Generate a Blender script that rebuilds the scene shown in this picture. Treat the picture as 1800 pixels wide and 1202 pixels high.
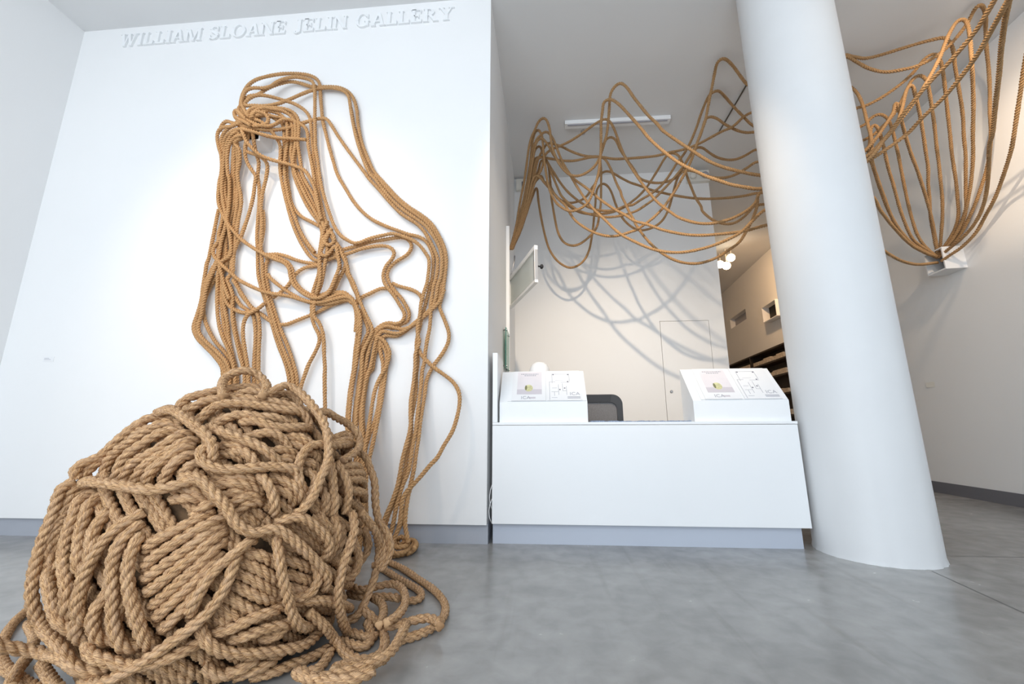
import bpy, bmesh, math, random
import numpy as np
from mathutils import Vector, Matrix

sc = bpy.context.scene
for o in list(bpy.data.objects):
    bpy.data.objects.remove(o, do_unlink=True)
COL = sc.collection
PI = math.pi
random.seed(7)

# ------------------------------------------------------------------ camera
cam = bpy.data.cameras.new('camera'); camo = bpy.data.objects.new('camera', cam); COL.objects.link(camo)
cam.sensor_width = 36; cam.lens = 726.25 / 1800 * 36; cam.clip_start = .02
yaw, pitch, roll = -.07964, .20641, -.00357
fwd = Vector((math.sin(yaw)*math.cos(pitch), math.cos(yaw)*math.cos(pitch), math.sin(pitch)))
rt = Vector((math.cos(yaw), -math.sin(yaw), 0)); up = rt.cross(fwd)
c_, s_ = math.cos(roll), math.sin(roll)
rt, up = c_*rt + s_*up, -s_*rt + c_*up
M = Matrix((rt, up, -fwd)).transposed().to_4x4(); M.translation = (0, 0, .75)
camo.matrix_world = M
sc.camera = camo

# ------------------------------------------------------------------ world, exposure
w = bpy.data.worlds.new('world'); sc.world = w; w.use_nodes = True
bg = w.node_tree.nodes['Background']; bg.inputs[0].default_value = (.72, .86, 1, 1); bg.inputs[1].default_value = .75
sc.view_settings.view_transform = 'Standard'; sc.view_settings.look = 'None'
sc.view_settings.exposure = 0.21; sc.view_settings.gamma = 1; sc.view_settings.use_curve_mapping = False
try:
    sc.cycles.use_denoising = True
    sc.cycles.max_bounces = 8; sc.cycles.diffuse_bounces = 5
except Exception:
    pass

# ------------------------------------------------------------------ lights
def area(name, loc, target, sx, sy, power, col):
    l = bpy.data.lights.new(name, 'AREA'); l.shape = 'RECTANGLE'; l.size = sx; l.size_y = sy; l.energy = power; l.color = col
    o = bpy.data.objects.new(name, l); COL.objects.link(o); o.location = loc
    o.rotation_euler = (Vector(target) - Vector(loc)).to_track_quat('-Z', 'Y').to_euler(); return o
def spot(name, loc, target, power, col, ang, blend=.6, rad=.03):
    l = bpy.data.lights.new(name, 'SPOT'); l.energy = power; l.color = col; l.spot_size = math.radians(ang); l.spot_blend = blend
    l.shadow_soft_size = rad
    o = bpy.data.objects.new(name, l); COL.objects.link(o); o.location = loc
    o.rotation_euler = (Vector(target) - Vector(loc)).to_track_quat('-Z', 'Y').to_euler(); return o
DAY = (.875, .94, 1.0); WARM = (1.0, .80, .58)
area('window_daylight', (-1.7, -3.8, 1.7), (-.6, 3, 1.4), 6.5, 2.8, 190, DAY)
area('added_top_fill', (-1.2, -2.6, 4.1), (-.8, 2.6, .6), 7.5, 1.4, 92, DAY)  # unseen high area lamp, added to light the rope ball from above
spot('gallery_spotlight', (-2.7, .2, 4.3), (-2.0, 2.9, 1.8), 120, WARM, 58, 1.0)
spot('gallery_spotlight', (-1.3, .2, 4.3), (-2.1, 2.9, 1.7), 62, WARM, 52, 1.0)
spot('desk_spotlight', (.4, 1.0, 4.25), (1.0, 5.6, .8), 520, WARM, 56, 1.0, .055)
spot('rope_spotlight', (-.6, 0, 4.2), (3.05, 2.55, 3.45), 760, WARM, 17, .8, .05)
spot('rope_spotlight', (2.3, .9, 4.2), (3.4, 3.8, 3.1), 32, WARM, 80, 1.0, .05)
spot('wall_spotlight', (3.3, 1.9, 4.3), (4.6, 5.6, 2.2), 150, (1, .76, .52), 75, 1.0, .06)
spot('hall_spotlight', (3.6, 7.2, 4.2), (4.7, 9.8, 2.2), 150, (1, .62, .31), 120, .9, .1)

# ------------------------------------------------------------------ materials
def mat(name, col, rough=.6, metal=0, spec=.5, noise=0, nscale=8, bump=0, bscale=60, emit=0, alpha=None):
    m = bpy.data.materials.new(name); m.use_nodes = True; nt = m.node_tree; b = nt.nodes['Principled BSDF']
    b.inputs['Base Color'].default_value = (*col, 1); b.inputs['Roughness'].default_value = rough; b.inputs['Metallic'].default_value = metal
    b.inputs['Specular IOR Level'].default_value = spec
    tc = nt.nodes.new('ShaderNodeTexCoord')
    if noise:
        n = nt.nodes.new('ShaderNodeTexNoise'); n.inputs['Scale'].default_value = nscale; n.inputs['Detail'].default_value = 4
        nt.links.new(tc.outputs['Object'], n.inputs['Vector'])
        r = nt.nodes.new('ShaderNodeValToRGB'); r.color_ramp.elements[0].position = .3; r.color_ramp.elements[1].position = .7
        r.color_ramp.elements[0].color = (*[max(0, c*(1-noise)) for c in col], 1); r.color_ramp.elements[1].color = (*[min(1, c*(1+noise)) for c in col], 1)
        nt.links.new(n.outputs['Fac'], r.inputs[0]); nt.links.new(r.outputs[0], b.inputs['Base Color'])
    if bump:
        n2 = nt.nodes.new('ShaderNodeTexNoise'); n2.inputs['Scale'].default_value = bscale; n2.inputs['Detail'].default_value = 3
        nt.links.new(tc.outputs['Object'], n2.inputs['Vector'])
        bp = nt.nodes.new('ShaderNodeBump'); bp.inputs['Strength'].default_value = bump; bp.inputs['Distance'].default_value = .002
        nt.links.new(n2.outputs['Fac'], bp.inputs['Height']); nt.links.new(bp.outputs[0], b.inputs['Normal'])
    if emit:
        b.inputs['Emission Color'].default_value = (*col, 1); b.inputs['Emission Strength'].default_value = emit
    return m
M_wall = mat('white_wall_paint', (.86, .86, .86), .55, spec=.3, noise=.012, nscale=1.2, bump=.05, bscale=180)
M_ceil = mat('ceiling_paint', (.78, .78, .78), .8, spec=.2, noise=.02, nscale=.8)
M_base = mat('grey_baseboard_paint', (.40, .42, .47), .5)
M_desk = mat('white_lacquer', (.88, .89, .90), .35, spec=.4, noise=.006, nscale=2)
M_plinth = mat('plinth_grey', (.50, .54, .62), .5)
M_colm = mat('column_paint', (.75, .76, .77), .5, noise=.015, nscale=3, bump=.08, bscale=40)
M_text = mat('white_letter', (.86, .87, .88), .5)
M_box = mat('white_box_paint', (.84, .84, .84), .5)
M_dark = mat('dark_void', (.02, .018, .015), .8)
M_gap = mat('shadow_gap', (.10, .09, .08), .8)
M_black = mat('black_plastic', (.015, .015, .018), .45)
M_mesh = mat('grey_mesh_fabric', (.17, .17, .18), .8, noise=.25, nscale=260, bump=.5, bscale=400)
M_metal = mat('brushed_steel', (.55, .55, .56), .35, metal=1)
M_chrome = mat('chrome', (.75, .75, .75), .15, metal=1)
M_white = mat('white_plastic', (.87, .87, .87), .3)
M_cream = mat('cream_plastic', (.80, .78, .72), .5)
M_paper = mat('white_paper', (.85, .85, .86), .6)
M_pink = mat('pale_photo_print', (.77, .73, .76), .6, noise=.04, nscale=9)
M_pinklow = mat('photo_tabletop_print', (.62, .58, .62), .6)
M_egg = mat('pale_yellow_print', (.62, .60, .34), .6, noise=.25, nscale=30)
M_eggd = mat('olive_print', (.20, .20, .10), .6)
M_ink = mat('grey_ink', (.42, .42, .47), .7)
M_inkd = mat('dark_ink', (.16, .16, .2), .7)
M_blue = mat('blue_grey_cloth', (.22, .28, .40), .9, noise=.4, nscale=120, bump=.8, bscale=150)
M_wood = mat('dark_wood', (.030, .020, .013), .5, noise=.4, nscale=14)
M_bundle = mat('pale_paper_bundle', (.55, .46, .36), .8, noise=.3, nscale=35)
M_bulb = mat('lamp_glow', (1.0, .90, .70), .3, emit=14)
M_tile = mat('rope_end', (.40, .26, .13), .9)

def glass_mat(name, col, rough=.02, alpha=.75):
    m = bpy.data.materials.new(name); m.use_nodes = True; nt = m.node_tree; b = nt.nodes['Principled BSDF']
    b.inputs['Base Color'].default_value = (*col, 1); b.inputs['Roughness'].default_value = rough
    tr = nt.nodes.new('ShaderNodeBsdfTransparent'); tr.inputs[0].default_value = (*[.6+.4*c for c in col], 1)
    mx = nt.nodes.new('ShaderNodeMixShader'); mx.inputs[0].default_value = alpha
    nt.links.new(b.outputs[0], mx.inputs[1]); nt.links.new(tr.outputs[0], mx.inputs[2])
    nt.links.new(mx.outputs[0], nt.nodes['Material Output'].inputs[0]); return m
M_glass = glass_mat('clear_glass', (.75, .78, .74), .03, .55)
M_green = glass_mat('green_glass', (.35, .62, .52), .05, .45)
M_greenedge = mat('green_glass_edge', (.05, .22, .17), .2)

def floor_mat():
    m = bpy.data.materials.new('polished_concrete'); m.use_nodes = True; nt = m.node_tree; b = nt.nodes['Principled BSDF']; L = nt.links.new
    tc = nt.nodes.new('ShaderNodeTexCoord')
    def nz(scale, detail=5, dist=0, sx=1, sy=1, rot=0):
        mp = nt.nodes.new('ShaderNodeMapping'); mp.inputs['Scale'].default_value = (sx, sy, 1); mp.inputs['Rotation'].default_value = (0, 0, rot); L(tc.outputs['Object'], mp.inputs[0])
        n = nt.nodes.new('ShaderNodeTexNoise'); n.inputs['Scale'].default_value = scale; n.inputs['Detail'].default_value = detail; n.inputs['Distortion'].default_value = dist
        L(mp.outputs[0], n.inputs['Vector']); return n
    a = nz(1.1, 6, .6); r1 = nt.nodes.new('ShaderNodeValToRGB'); r1.color_ramp.elements[0].position = .32; r1.color_ramp.elements[1].position = .70
    r1.color_ramp.elements[0].color = (.272, .266, .255, 1); r1.color_ramp.elements[1].color = (.40, .395, .385, 1); L(a.outputs['Fac'], r1.inputs[0])
    f = nz(9, 8, .3); r2 = nt.nodes.new('ShaderNodeValToRGB'); r2.color_ramp.elements[0].position = .3; r2.color_ramp.elements[1].position = .72
    r2.color_ramp.elements[0].color = (.80, .80, .80, 1); r2.color_ramp.elements[1].color = (1.12, 1.12, 1.12, 1); L(f.outputs['Fac'], r2.inputs[0])
    mx = nt.nodes.new('ShaderNodeMix'); mx.data_type = 'RGBA'; mx.blend_type = 'MULTIPLY'; mx.inputs[0].default_value = 1
    L(r1.outputs[0], mx.inputs[6]); L(r2.outputs[0], mx.inputs[7])
    s = nz(2.2, 3, .2, 5, .35, .55); r3 = nt.nodes.new('ShaderNodeValToRGB'); r3.color_ramp.elements[0].position = .60; r3.color_ramp.elements[1].position = .74
    r3.color_ramp.elements[0].color = (1, 1, 1, 1); r3.color_ramp.elements[1].color = (.86, .85, .84, 1); L(s.outputs['Fac'], r3.inputs[0])
    m2 = nt.nodes.new('ShaderNodeMix'); m2.data_type = 'RGBA'; m2.blend_type = 'MULTIPLY'; m2.inputs[0].default_value = 1
    L(mx.outputs[2], m2.inputs[6]); L(r3.outputs[0], m2.inputs[7]); L(m2.outputs[2], b.inputs['Base Color'])
    r4 = nt.nodes.new('ShaderNodeMapRange'); r4.inputs[3].default_value = .16; r4.inputs[4].default_value = .32; L(f.outputs['Fac'], r4.inputs[0]); L(r4.outputs[0], b.inputs['Roughness'])
    bp = nt.nodes.new('ShaderNodeBump'); bp.inputs['Strength'].default_value = .06; bp.inputs['Distance'].default_value = .004; L(f.outputs['Fac'], bp.inputs['Height']); L(bp.outputs[0], b.inputs['Normal'])
    b.inputs['Specular IOR Level'].default_value = .5
    return m
M_floor = floor_mat()

def rope_mat(name, ca, cb, cc, fine=4.0):
    # fibre streaks follow the rope axis: UV.x = position around the rope (cm), UV.y = position along the rope
    m = bpy.data.materials.new(name); m.use_nodes = True; nt = m.node_tree; b = nt.nodes['Principled BSDF']; L = nt.links.new
    uv = nt.nodes.new('ShaderNodeUVMap'); uv.uv_map = 'UVMap'
    oi = nt.nodes.new('ShaderNodeObjectInfo')
    add = nt.nodes.new('ShaderNodeVectorMath'); add.operation = 'ADD'; L(uv.outputs[0], add.inputs[0])
    cmb = nt.nodes.new('ShaderNodeCombineXYZ'); mul = nt.nodes.new('ShaderNodeMath'); mul.operation = 'MULTIPLY'; mul.inputs[1].default_value = 37
    L(oi.outputs['Random'], mul.inputs[0]); L(mul.outputs[0], cmb.inputs[0]); L(mul.outputs[0], cmb.inputs[1]); L(cmb.outputs[0], add.inputs[1])
    def nz(sx, sy, detail):
        mp = nt.nodes.new('ShaderNodeMapping'); mp.inputs['Scale'].default_value = (sx, sy, 1); L(add.outputs[0], mp.inputs[0])
        n = nt.nodes.new('ShaderNodeTexNoise'); n.inputs['Scale'].default_value = 1; n.inputs['Detail'].default_value = detail; L(mp.outputs[0], n.inputs['Vector']); return n
    f = nz(fine, fine*.13, 4)            # fine fibres
    g = nz(1.2, .10, 3)            # slow drift along the length
    r = nt.nodes.new('ShaderNodeValToRGB'); e = r.color_ramp.elements; e[0].position = .38; e[1].position = .60
    e[0].color = (*ca, 1); e[1].color = (*cb, 1); L(f.outputs['Fac'], r.inputs[0])
    mx = nt.nodes.new('ShaderNodeMix'); mx.data_type = 'RGBA'; mx.blend_type = 'MIX'
    mr = nt.nodes.new('ShaderNodeMapRange'); mr.inputs[1].default_value = .35; mr.inputs[2].default_value = .75; mr.inputs[3].default_value = 0; mr.inputs[4].default_value = .5
    L(g.outputs['Fac'], mr.inputs[0]); L(mr.outputs[0], mx.inputs[0]); L(r.outputs[0], mx.inputs[6]); mx.inputs[7].default_value = (*cc, 1)
    L(mx.outputs[2], b.inputs['Base Color']); b.inputs['Roughness'].default_value = .75; b.inputs['Specular IOR Level'].default_value = .25
    bp = nt.nodes.new('ShaderNodeBump'); bp.inputs['Strength'].default_value = .7; bp.inputs['Distance'].default_value = .0016
    L(f.outputs['Fac'], bp.inputs['Height']); L(bp.outputs[0], b.inputs['Normal'])
    return m
M_rope = rope_mat('manila_rope', (.20, .085, .028), (.72, .445, .22), (.70, .49, .335), 4.5)
M_ropew = rope_mat('manila_rope_clean', (.38, .19, .07), (.70, .42, .20), (.62, .38, .19), 5)

M_ropeh = rope_mat('manila_rope_shaded', (.26, .135, .055), (.56, .34, .16), (.46, .29, .145), 5)  # same manila as the wall ropes, shade of the hanging ropes darkened into the colour

# ------------------------------------------------------------------ helpers
def tag(o, label=None, cat=None, group=None, kind=None):
    if label: o['label'] = label
    if cat: o['category'] = cat
    if group: o['group'] = group
    if kind: o['kind'] = kind
    return o
def link(name, me, m, parent=None):
    o = bpy.data.objects.new(name, me); COL.objects.link(o)
    if m is not None and len(me.materials) == 0: me.materials.append(m)
    if parent is not None: o.parent = parent
    return o
def empty(name, loc, label, cat, group=None, rz=0):
    o = bpy.data.objects.new(name, None); COL.objects.link(o); o.location = loc; o.rotation_euler = (0, 0, rz); o.empty_display_size = .1
    return tag(o, label, cat, group)
class MB:
    def __init__(s): s.bm = bmesh.new()
    def box(s, a, b, bev=0):
        r = bmesh.ops.create_cube(s.bm, size=1); v = r['verts']
        bmesh.ops.scale(s.bm, vec=[max(1e-4, abs(b[i]-a[i])) for i in range(3)], verts=v)
        bmesh.ops.translate(s.bm, vec=[(a[i]+b[i])/2 for i in range(3)], verts=v)
        if bev:
            es = list({e for q in v for e in q.link_edges})
            bmesh.ops.bevel(s.bm, geom=es, offset=bev, segments=2, affect='EDGES', profile=.7)
        return s
    def prism(s, pts, axis, a, b):
        # pts: 2D outline; extruded along axis from a to b
        def P(p, t):
            return {'x': (t, p[0], p[1]), 'y': (p[0], t, p[1]), 'z': (p[0], p[1], t)}[axis]
        A = [s.bm.verts.new(P(p, a)) for p in pts]; B = [s.bm.verts.new(P(p, b)) for p in pts]; n = len(pts)
        s.bm.faces.new(A); s.bm.faces.new(B[::-1])
        for i in range(n): s.bm.faces.new((A[i], B[i], B[(i+1) % n], A[(i+1) % n]))
        bmesh.ops.recalc_face_normals(s.bm, faces=s.bm.faces[:]); return s
    def lathe(s, prof, c=(0, 0, 0), n=32, rot=None):
        rings = []
        for r, z in prof:
            ring = []
            for k in range(n):
                v = Vector((r*math.cos(2*PI*k/n), r*math.sin(2*PI*k/n), z))
                if rot is not None: v = rot @ v
                ring.append(s.bm.verts.new(v + Vector(c)))
            rings.append(ring)
        for a, b in zip(rings, rings[1:]):
            for k in range(n): s.bm.faces.new((a[k], a[(k+1) % n], b[(k+1) % n], b[k]))
        s.bm.faces.new(rings[0][::-1]); s.bm.faces.new(rings[-1])
        return s
    def tube(s, pts, r, n=8):
        pts = [Vector(p) for p in pts]; prev = None; rings = []
        for i, p in enumerate(pts):
            d = (pts[min(i+1, len(pts)-1)] - pts[max(i-1, 0)]).normalized()
            u = prev if prev is not None else d.orthogonal()
            u = (u - d*u.dot(d)).normalized(); prev = u; v = d.cross(u)
            rings.append([s.bm.verts.new(p + r*(math.cos(2*PI*k/n)*u + math.sin(2*PI*k/n)*v)) for k in range(n)])
        for a, b in zip(rings, rings[1:]):
            for k in range(n): s.bm.faces.new((a[k], a[(k+1) % n], b[(k+1) % n], b[k]))
        s.bm.faces.new(rings[0][::-1]); s.bm.faces.new(rings[-1]); return s
    def done(s, name, m, parent=None, smooth=False, loc=None):
        me = bpy.data.meshes.new(name); bmesh.ops.recalc_face_normals(s.bm, faces=s.bm.faces[:]); s.bm.to_mesh(me); s.bm.free()
        if smooth:
            me.polygons.foreach_set('use_smooth', [True]*len(me.polygons))
        o = link(name, me, m, parent)
        if loc is not None: o.location = loc
        return o
def struct(name, mb, m, parent=None, smooth=False):
    o = mb.done(name, m, parent, smooth)
    if parent is None: o['kind'] = 'structure'
    return o

# ---- three-strand rope
def spline(P, per=10):
    P = np.asarray(P, float); n = len(P)
    A = np.vstack([2*P[0]-P[1], P, 2*P[-1]-P[-2]]); out = []
    t = np.linspace(0, 1, per, endpoint=False)[:, None]
    for i in range(n-1):
        p0, p1, p2, p3 = A[i:i+4]
        d = max(1e-6, np.linalg.norm(p2-p1))
        m1 = (p2-p0)*d/max(1e-6, np.linalg.norm(p2-p1)+np.linalg.norm(p1-p0)); m2 = (p3-p1)*d/max(1e-6, np.linalg.norm(p3-p2)+np.linalg.norm(p2-p1))
        out.append((2*t**3-3*t**2+1)*p1 + (t**3-2*t**2+t)*m1 + (-2*t**3+3*t**2)*p2 + (t**3-t**2)*m2)
    out.append(P[-1:]); return np.vstack(out)
def rope_mesh(name, pts, r, lay=2.4, groove=.30, per_lobe=4, seg=9, closed=False, smooth_it=2):
    L = lay*2*r
    C = spline(pts)
    d = np.concatenate([[0], np.cumsum(np.linalg.norm(np.diff(C, axis=0), axis=1))])
    N = max(4, int(d[-1]/(L/seg))); sN = np.linspace(0, d[-1], N)
    Q = np.stack([np.interp(sN, d, C[:, k]) for k in range(3)], 1)
    for _ in range(smooth_it*3):
        Q[1:-1] = .25*Q[:-2] + .5*Q[1:-1] + .25*Q[2:]
    T = np.gradient(Q, axis=0); T /= np.maximum(1e-9, np.linalg.norm(T, axis=1))[:, None]
    U = np.zeros_like(T); u = np.cross(T[0], [.3, .2, 1.0]); u /= np.linalg.norm(u)
    for i in range(N):
        u = u - T[i]*(u @ T[i]); u /= np.linalg.norm(u); U[i] = u
    V = np.cross(T, U)
    # each strand is its own strip of per_lobe+1 points, so that its shading rolls over into the groove
    th = []; rad = []; n1 = per_lobe+1
    for k in range(3):
        for j in range(n1):
            x = -PI/3 + j*2*PI/3/per_lobe
            th.append(x + k*2*PI/3); rad.append(1 - groove*abs(x/(PI/3))**2.1)
    th = np.array(th); rad = np.array(rad)*r; m = len(th)
    cols = np.array([k*n1+j for k in range(3) for j in range(per_lobe)])
    tw = 2*PI*sN/L + random.random()*6
    wob = 1 + .03*np.sin(sN*23+random.random()*9) + .02*np.sin(sN*61+random.random()*9)
    ang = th[None, :] + tw[:, None]
    X = Q[:, None, :] + (rad[None, :]*wob[:, None])[..., None]*(np.cos(ang)[..., None]*U[:, None, :] + np.sin(ang)[..., None]*V[:, None, :])
    verts = X.reshape(-1, 3)
    i = np.arange(N-1)[:, None]*m; j = cols[None, :]; j2 = j+1
    F = np.stack([i+j, i+j2, i+m+j2, i+m+j], -1).reshape(-1, 4)
    nf = len(F)
    me = bpy.data.meshes.new(name); me.vertices.add(len(verts)); me.vertices.foreach_set('co', verts.astype(np.float32).ravel())
    loops = np.concatenate([F.ravel(), np.arange(m)[::-1], (N-1)*m + np.arange(m)])
    ls = np.concatenate([np.arange(nf)*4, [nf*4, nf*4+m]]); lt = np.concatenate([np.full(nf, 4), [m, m]])
    me.loops.add(len(loops)); me.loops.foreach_set('vertex_index', loops.astype(np.int32))
    me.polygons.add(nf+2); me.polygons.foreach_set('loop_start', ls.astype(np.int32)); me.polygons.foreach_set('loop_total', lt.astype(np.int32))
    me.polygons.foreach_set('use_smooth', np.ones(nf+2, bool))
    uvl = me.uv_layers.new(name='UVMap')
    au = th
    ii = np.repeat(np.arange(N-1), len(cols)); jj = np.tile(cols, N-1)
    k_ = r*100
    uu = np.stack([au[jj]+tw[ii], au[jj+1]+tw[ii], au[jj+1]+tw[ii+1], au[jj]+tw[ii+1]], 1)*k_
    vv = np.stack([sN[ii], sN[ii], sN[ii+1], sN[ii+1]], 1)*100
    uvs = np.concatenate([np.stack([uu, vv], -1).reshape(-1, 2), np.zeros((2*m, 2))])
    uvl.data.foreach_set('uv', uvs.astype(np.float32).ravel())
    me.update(calc_edges=True); me.validate(); return me
def rope(name, pts, r, m, parent=None, **k):
    return link(name, rope_mesh(name, pts, r, **k), m, parent)

# ================================================================== the room
CZ = 4.45
def XW(y): return 4.41 + .075*(y-3.41)            # right wall plane, slightly splayed
struct('floor', MB().box((-4.6, -4, -.12), (6.2, 13.4, 0)), M_floor)
struct('ceiling', MB().box((-4.6, -4, CZ), (6.2, 13.4, CZ+.15)), M_ceil)
struct('wall_left', MB().box((-4.42, -4, 0), (-4.29, 2.9, CZ)), M_wall)
struct('wall_gallery', MB().box((-4.42, 2.90, .125), (-.405, 5.63, CZ)), M_wall)
struct('baseboard_gallery', MB().box((-4.42, 2.93, 0), (-.40, 5.62, .125)), M_base)
# back wall with a flush door
DX0, DX1, DZ = 1.584, 2.224, 2.175
bwall = struct('wall_back', MB().box((-.405, 5.625, 0), (DX0-.006, 5.75, CZ)).box((DX1+.006, 5.625, 0), (2.432, 5.75, CZ)).box((DX0-.006, 5.625, DZ+.006), (DX1+.006, 5.75, CZ)), M_wall)
MB().box((DX0-.006, 5.66, 0), (DX1+.006, 5.74, DZ+.006)).done('door_recess', M_gap, bwall)
door = struct('door_1', MB().box((DX0, 5.622, .005), (DX1, 5.655, DZ), .002), M_wall)
tag(MB().lathe([(.020, 0), (.020, .006), (.014, .010), (.014, .014)], (0, 0, 0), 20, Matrix.Rotation(PI/2, 3, 'X')).done('door_lock', M_metal, door, loc=(DX0+.075, 5.622, 1.22)), 'small round metal lock')
# right wall with a small recessed niche far back
def wall_box(mb, y0, y1, z0, z1, th=.14):
    mb.prism([(XW(y0), y0), (XW(y1), y1), (XW(y1)+th, y1), (XW(y0)+th, y0)], 'z', z0, z1); return mb
NY0, NY1, NZ0, NZ1 = 10.15, 11.2, 3.34, 3.60
mb = MB(); wall_box(mb, -4, NY0, 0, CZ); wall_box(mb, NY1, 13.4, 0, CZ); wall_box(mb, NY0, NY1, 0, NZ0); wall_box(mb, NY0, NY1, NZ1, CZ)
rwall = struct('wall_right', mb, M_wall)
MB().prism([(XW(NY0)+.13, NY0), (XW(NY1)+.13, NY1), (XW(NY1)+.16, NY1), (XW(NY0)+.16, NY0)], 'z', NZ0, NZ1).done('niche_back', M_ink, rwall)
mb = MB(); mb.prism([(XW(-4)-.014, -4), (XW(13)-.014, 13), (XW(13), 13), (XW(-4), -4)], 'z', 0, .125); struct('baseboard_right', mb, mat('dark_grey_baseboard', (.16, .16, .18), .5))
struct('wall_far', MB().box((2.2, 13.1, 0), (6.2, 13.3, CZ)), M_wall)
struct('wall_passage', MB().box((2.20, 5.75, 0), (2.30, 13.1, CZ)), M_wall)
# floor joints (saw cuts), thin dark grooves filled flush
mb = MB()
for a, b in (((2.03, 2.57), (1.70, .6)), ((2.34, 2.86), (4.3, 2.88))):
    a = Vector((*a, 0)); b = Vector((*b, 0)); n = (b-a).normalized().cross(Vector((0, 0, 1)))*.0022
    q = [mb.bm.verts.new(p + Vector((0, 0, .0006))) for p in (a-n, a+n, b+n, b-n)]; mb.bm.faces.new(q)
struct('trim_1', mb, mat('joint_filler', (.10, .10, .095), .8))
# round column with a slightly rough foot
def column():
    bm = bmesh.new(); n = 96; rings = []
    rnd = random.Random(4)
    jit = [rnd.uniform(0, .008) for _ in range(n)]
    for z, k in ((.0, 1), (.012, .6), (.03, 0), (CZ, 0)):
        rings.append([bm.verts.new(((.311+jit[i]*k)*math.cos(2*PI*i/n), (.311+jit[i]*k)*math.sin(2*PI*i/n), z)) for i in range(n)])
    for a, b in zip(rings, rings[1:]):
        for i in range(n): bm.faces.new((a[i], a[(i+1) % n], b[(i+1) % n], b[i]))
    me = bpy.data.meshes.new('column'); bm.to_mesh(me); bm.free(); me.polygons.foreach_set('use_smooth', [True]*len(me.polygons))
    o = link('column', me, M_colm); o.location = (1.989, 2.904, 0); o['kind'] = 'structure'
    o['label'] = 'white round column standing on the concrete floor right of the desk'
column()

# ================================================================== wall lettering
def glyphs():
    t, h, s, e = .19, .075, .055, .075
    def box(x0, y0, x1, y1): return [(x0, y0), (x1, y0), (x1, y1), (x0, y1)]
    def stem(x, tt=t, bot=True, top=True):
        o = [box(x, .012 if bot else 0, x+tt, .988 if top else 1)]
        if bot: o.append(box(x-e, 0, x+tt+e, s))
        if top: o.append(box(x-e, 1-s, x+tt+e, 1))
        return o
    def diag(x0, y0, x1, y1, wd): return [[(x0, y0), (x0+wd, y0), (x1+wd, y1), (x1, y1)]]
    def ring(cx, cy, ao, bo, ai, bi, t0, t1, n=22):
        o = []
        for k in range(n):
            p, q = t0+(t1-t0)*k/n, t0+(t1-t0)*(k+1)/n
            o.append([(cx+ao*math.cos(p), cy+bo*math.sin(p)), (cx+ao*math.cos(q), cy+bo*math.sin(q)), (cx+ai*math.cos(q), cy+bi*math.sin(q)), (cx+ai*math.cos(p), cy+bi*math.sin(p))])
        return o
    def ribbon(P, W):
        o = []
        for (p, q, a, b) in zip(P, P[1:], W, W[1:]):
            d = Vector((q[0]-p[0], q[1]-p[1])).normalized(); n = Vector((-d.y, d.x))
            o.append([(p[0]+n.x*a, p[1]+n.y*a), (p[0]-n.x*a, p[1]-n.y*a), (q[0]-n.x*b, q[1]-n.y*b), (q[0]+n.x*b, q[1]+n.y*b)])
        return o
    G = {}
    G['I'] = (stem(.08), .35)
    G['L'] = (stem(.08) + [box(.08, 0, .66, h), [(.58, 0), (.68, 0), (.70, .30), (.66, .30)]], .72)
    G['E'] = (stem(.08) + [box(.08, 0, .66, h), [(.58, 0), (.68, 0), (.70, .28), (.66, .28)], box(.2, .47, .50, .47+h), box(.47, .36, .52, .66), box(.08, 1-h, .64, 1), [(.56, 1), (.66, 1), (.66, .74), (.62, .74)]], .73)
    G['W'] = (diag(.25, 0, .06, 1, t) + diag(.30, 0, .56, 1, .09) + diag(.72, 0, .50, 1, t) + diag(.78, 0, 1.02, 1, .09) + [box(-.02, 1-s, .34, 1), box(.42, 1-s, .76, 1), box(.92, 1-s, 1.22, 1)], 1.2)
    G['A'] = (diag(.08, 0, .38, 1, .09) + diag(.62, 0, .36, 1, t) + [box(.2, .30, .68, .30+h), box(-.02, 0, .26, s), box(.52, 0, .90, s)], .88)
    G['M'] = (stem(.08, .09) + stem(.86, t) + diag(.46, 0, .08, 1, t) + diag(.52, 0, .86, 1, .08), 1.14)
    G['N'] = (stem(.08, .09) + stem(.72, .09) + diag(.64, 0, .08, 1, t), .90)
    G['O'] = (ring(.48, .5, .46, .52, .27, .46, 0, 2*PI, 36), .98)
    G['S'] = (ribbon([(.56, .70), (.57, .84), (.46, .96), (.30, .98), (.15, .90), (.12, .75), (.22, .62), (.40, .51), (.55, .38), (.57, .22), (.46, .06), (.28, .02), (.13, .10), (.08, .28)], [.02, .035, .035, .04, .06, .085, .10, .10, .10, .085, .05, .04, .035, .02]) + [box(.55, .66, .60, 1.0), box(.06, 0, .11, .34)], .68)
    G['J'] = (stem(.28, t, bot=False) + ribbon([(.375, .18), (.36, .04), (.28, -.06), (.17, -.07), (.09, .0), (.08, .10)], [.095, .085, .05, .04, .06, .07]), .58)
    G['G'] = (ring(.48, .5, .46, .52, .27, .46, .62, 2*PI-.55, 30) + [box(.68, .06, .68+t, .46), box(.60, .42, .95, .47), box(.80, .66, .85, 1.0)], 1.0)
    G['R'] = (stem(.08) + ring(.36, .73, .34, .27, .15, .21, -PI/2, PI/2, 16) + [box(.2, .46, .36, .46+.065), box(.2, 1-.065, .36, 1)] + diag(.66, 0, .34, .48, t) + [box(.62, 0, .96, s)], .92)
    G['Y'] = ([box(.38, 0, .38+t, .48), box(.28, 0, .68, s)] + diag(.38, .44, .06, 1, t) + diag(.46, .44, .76, 1, .09) + [box(-.02, 1-s, .34, 1), box(.62, 1-s, .98, 1)], .94)
    return G
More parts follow.
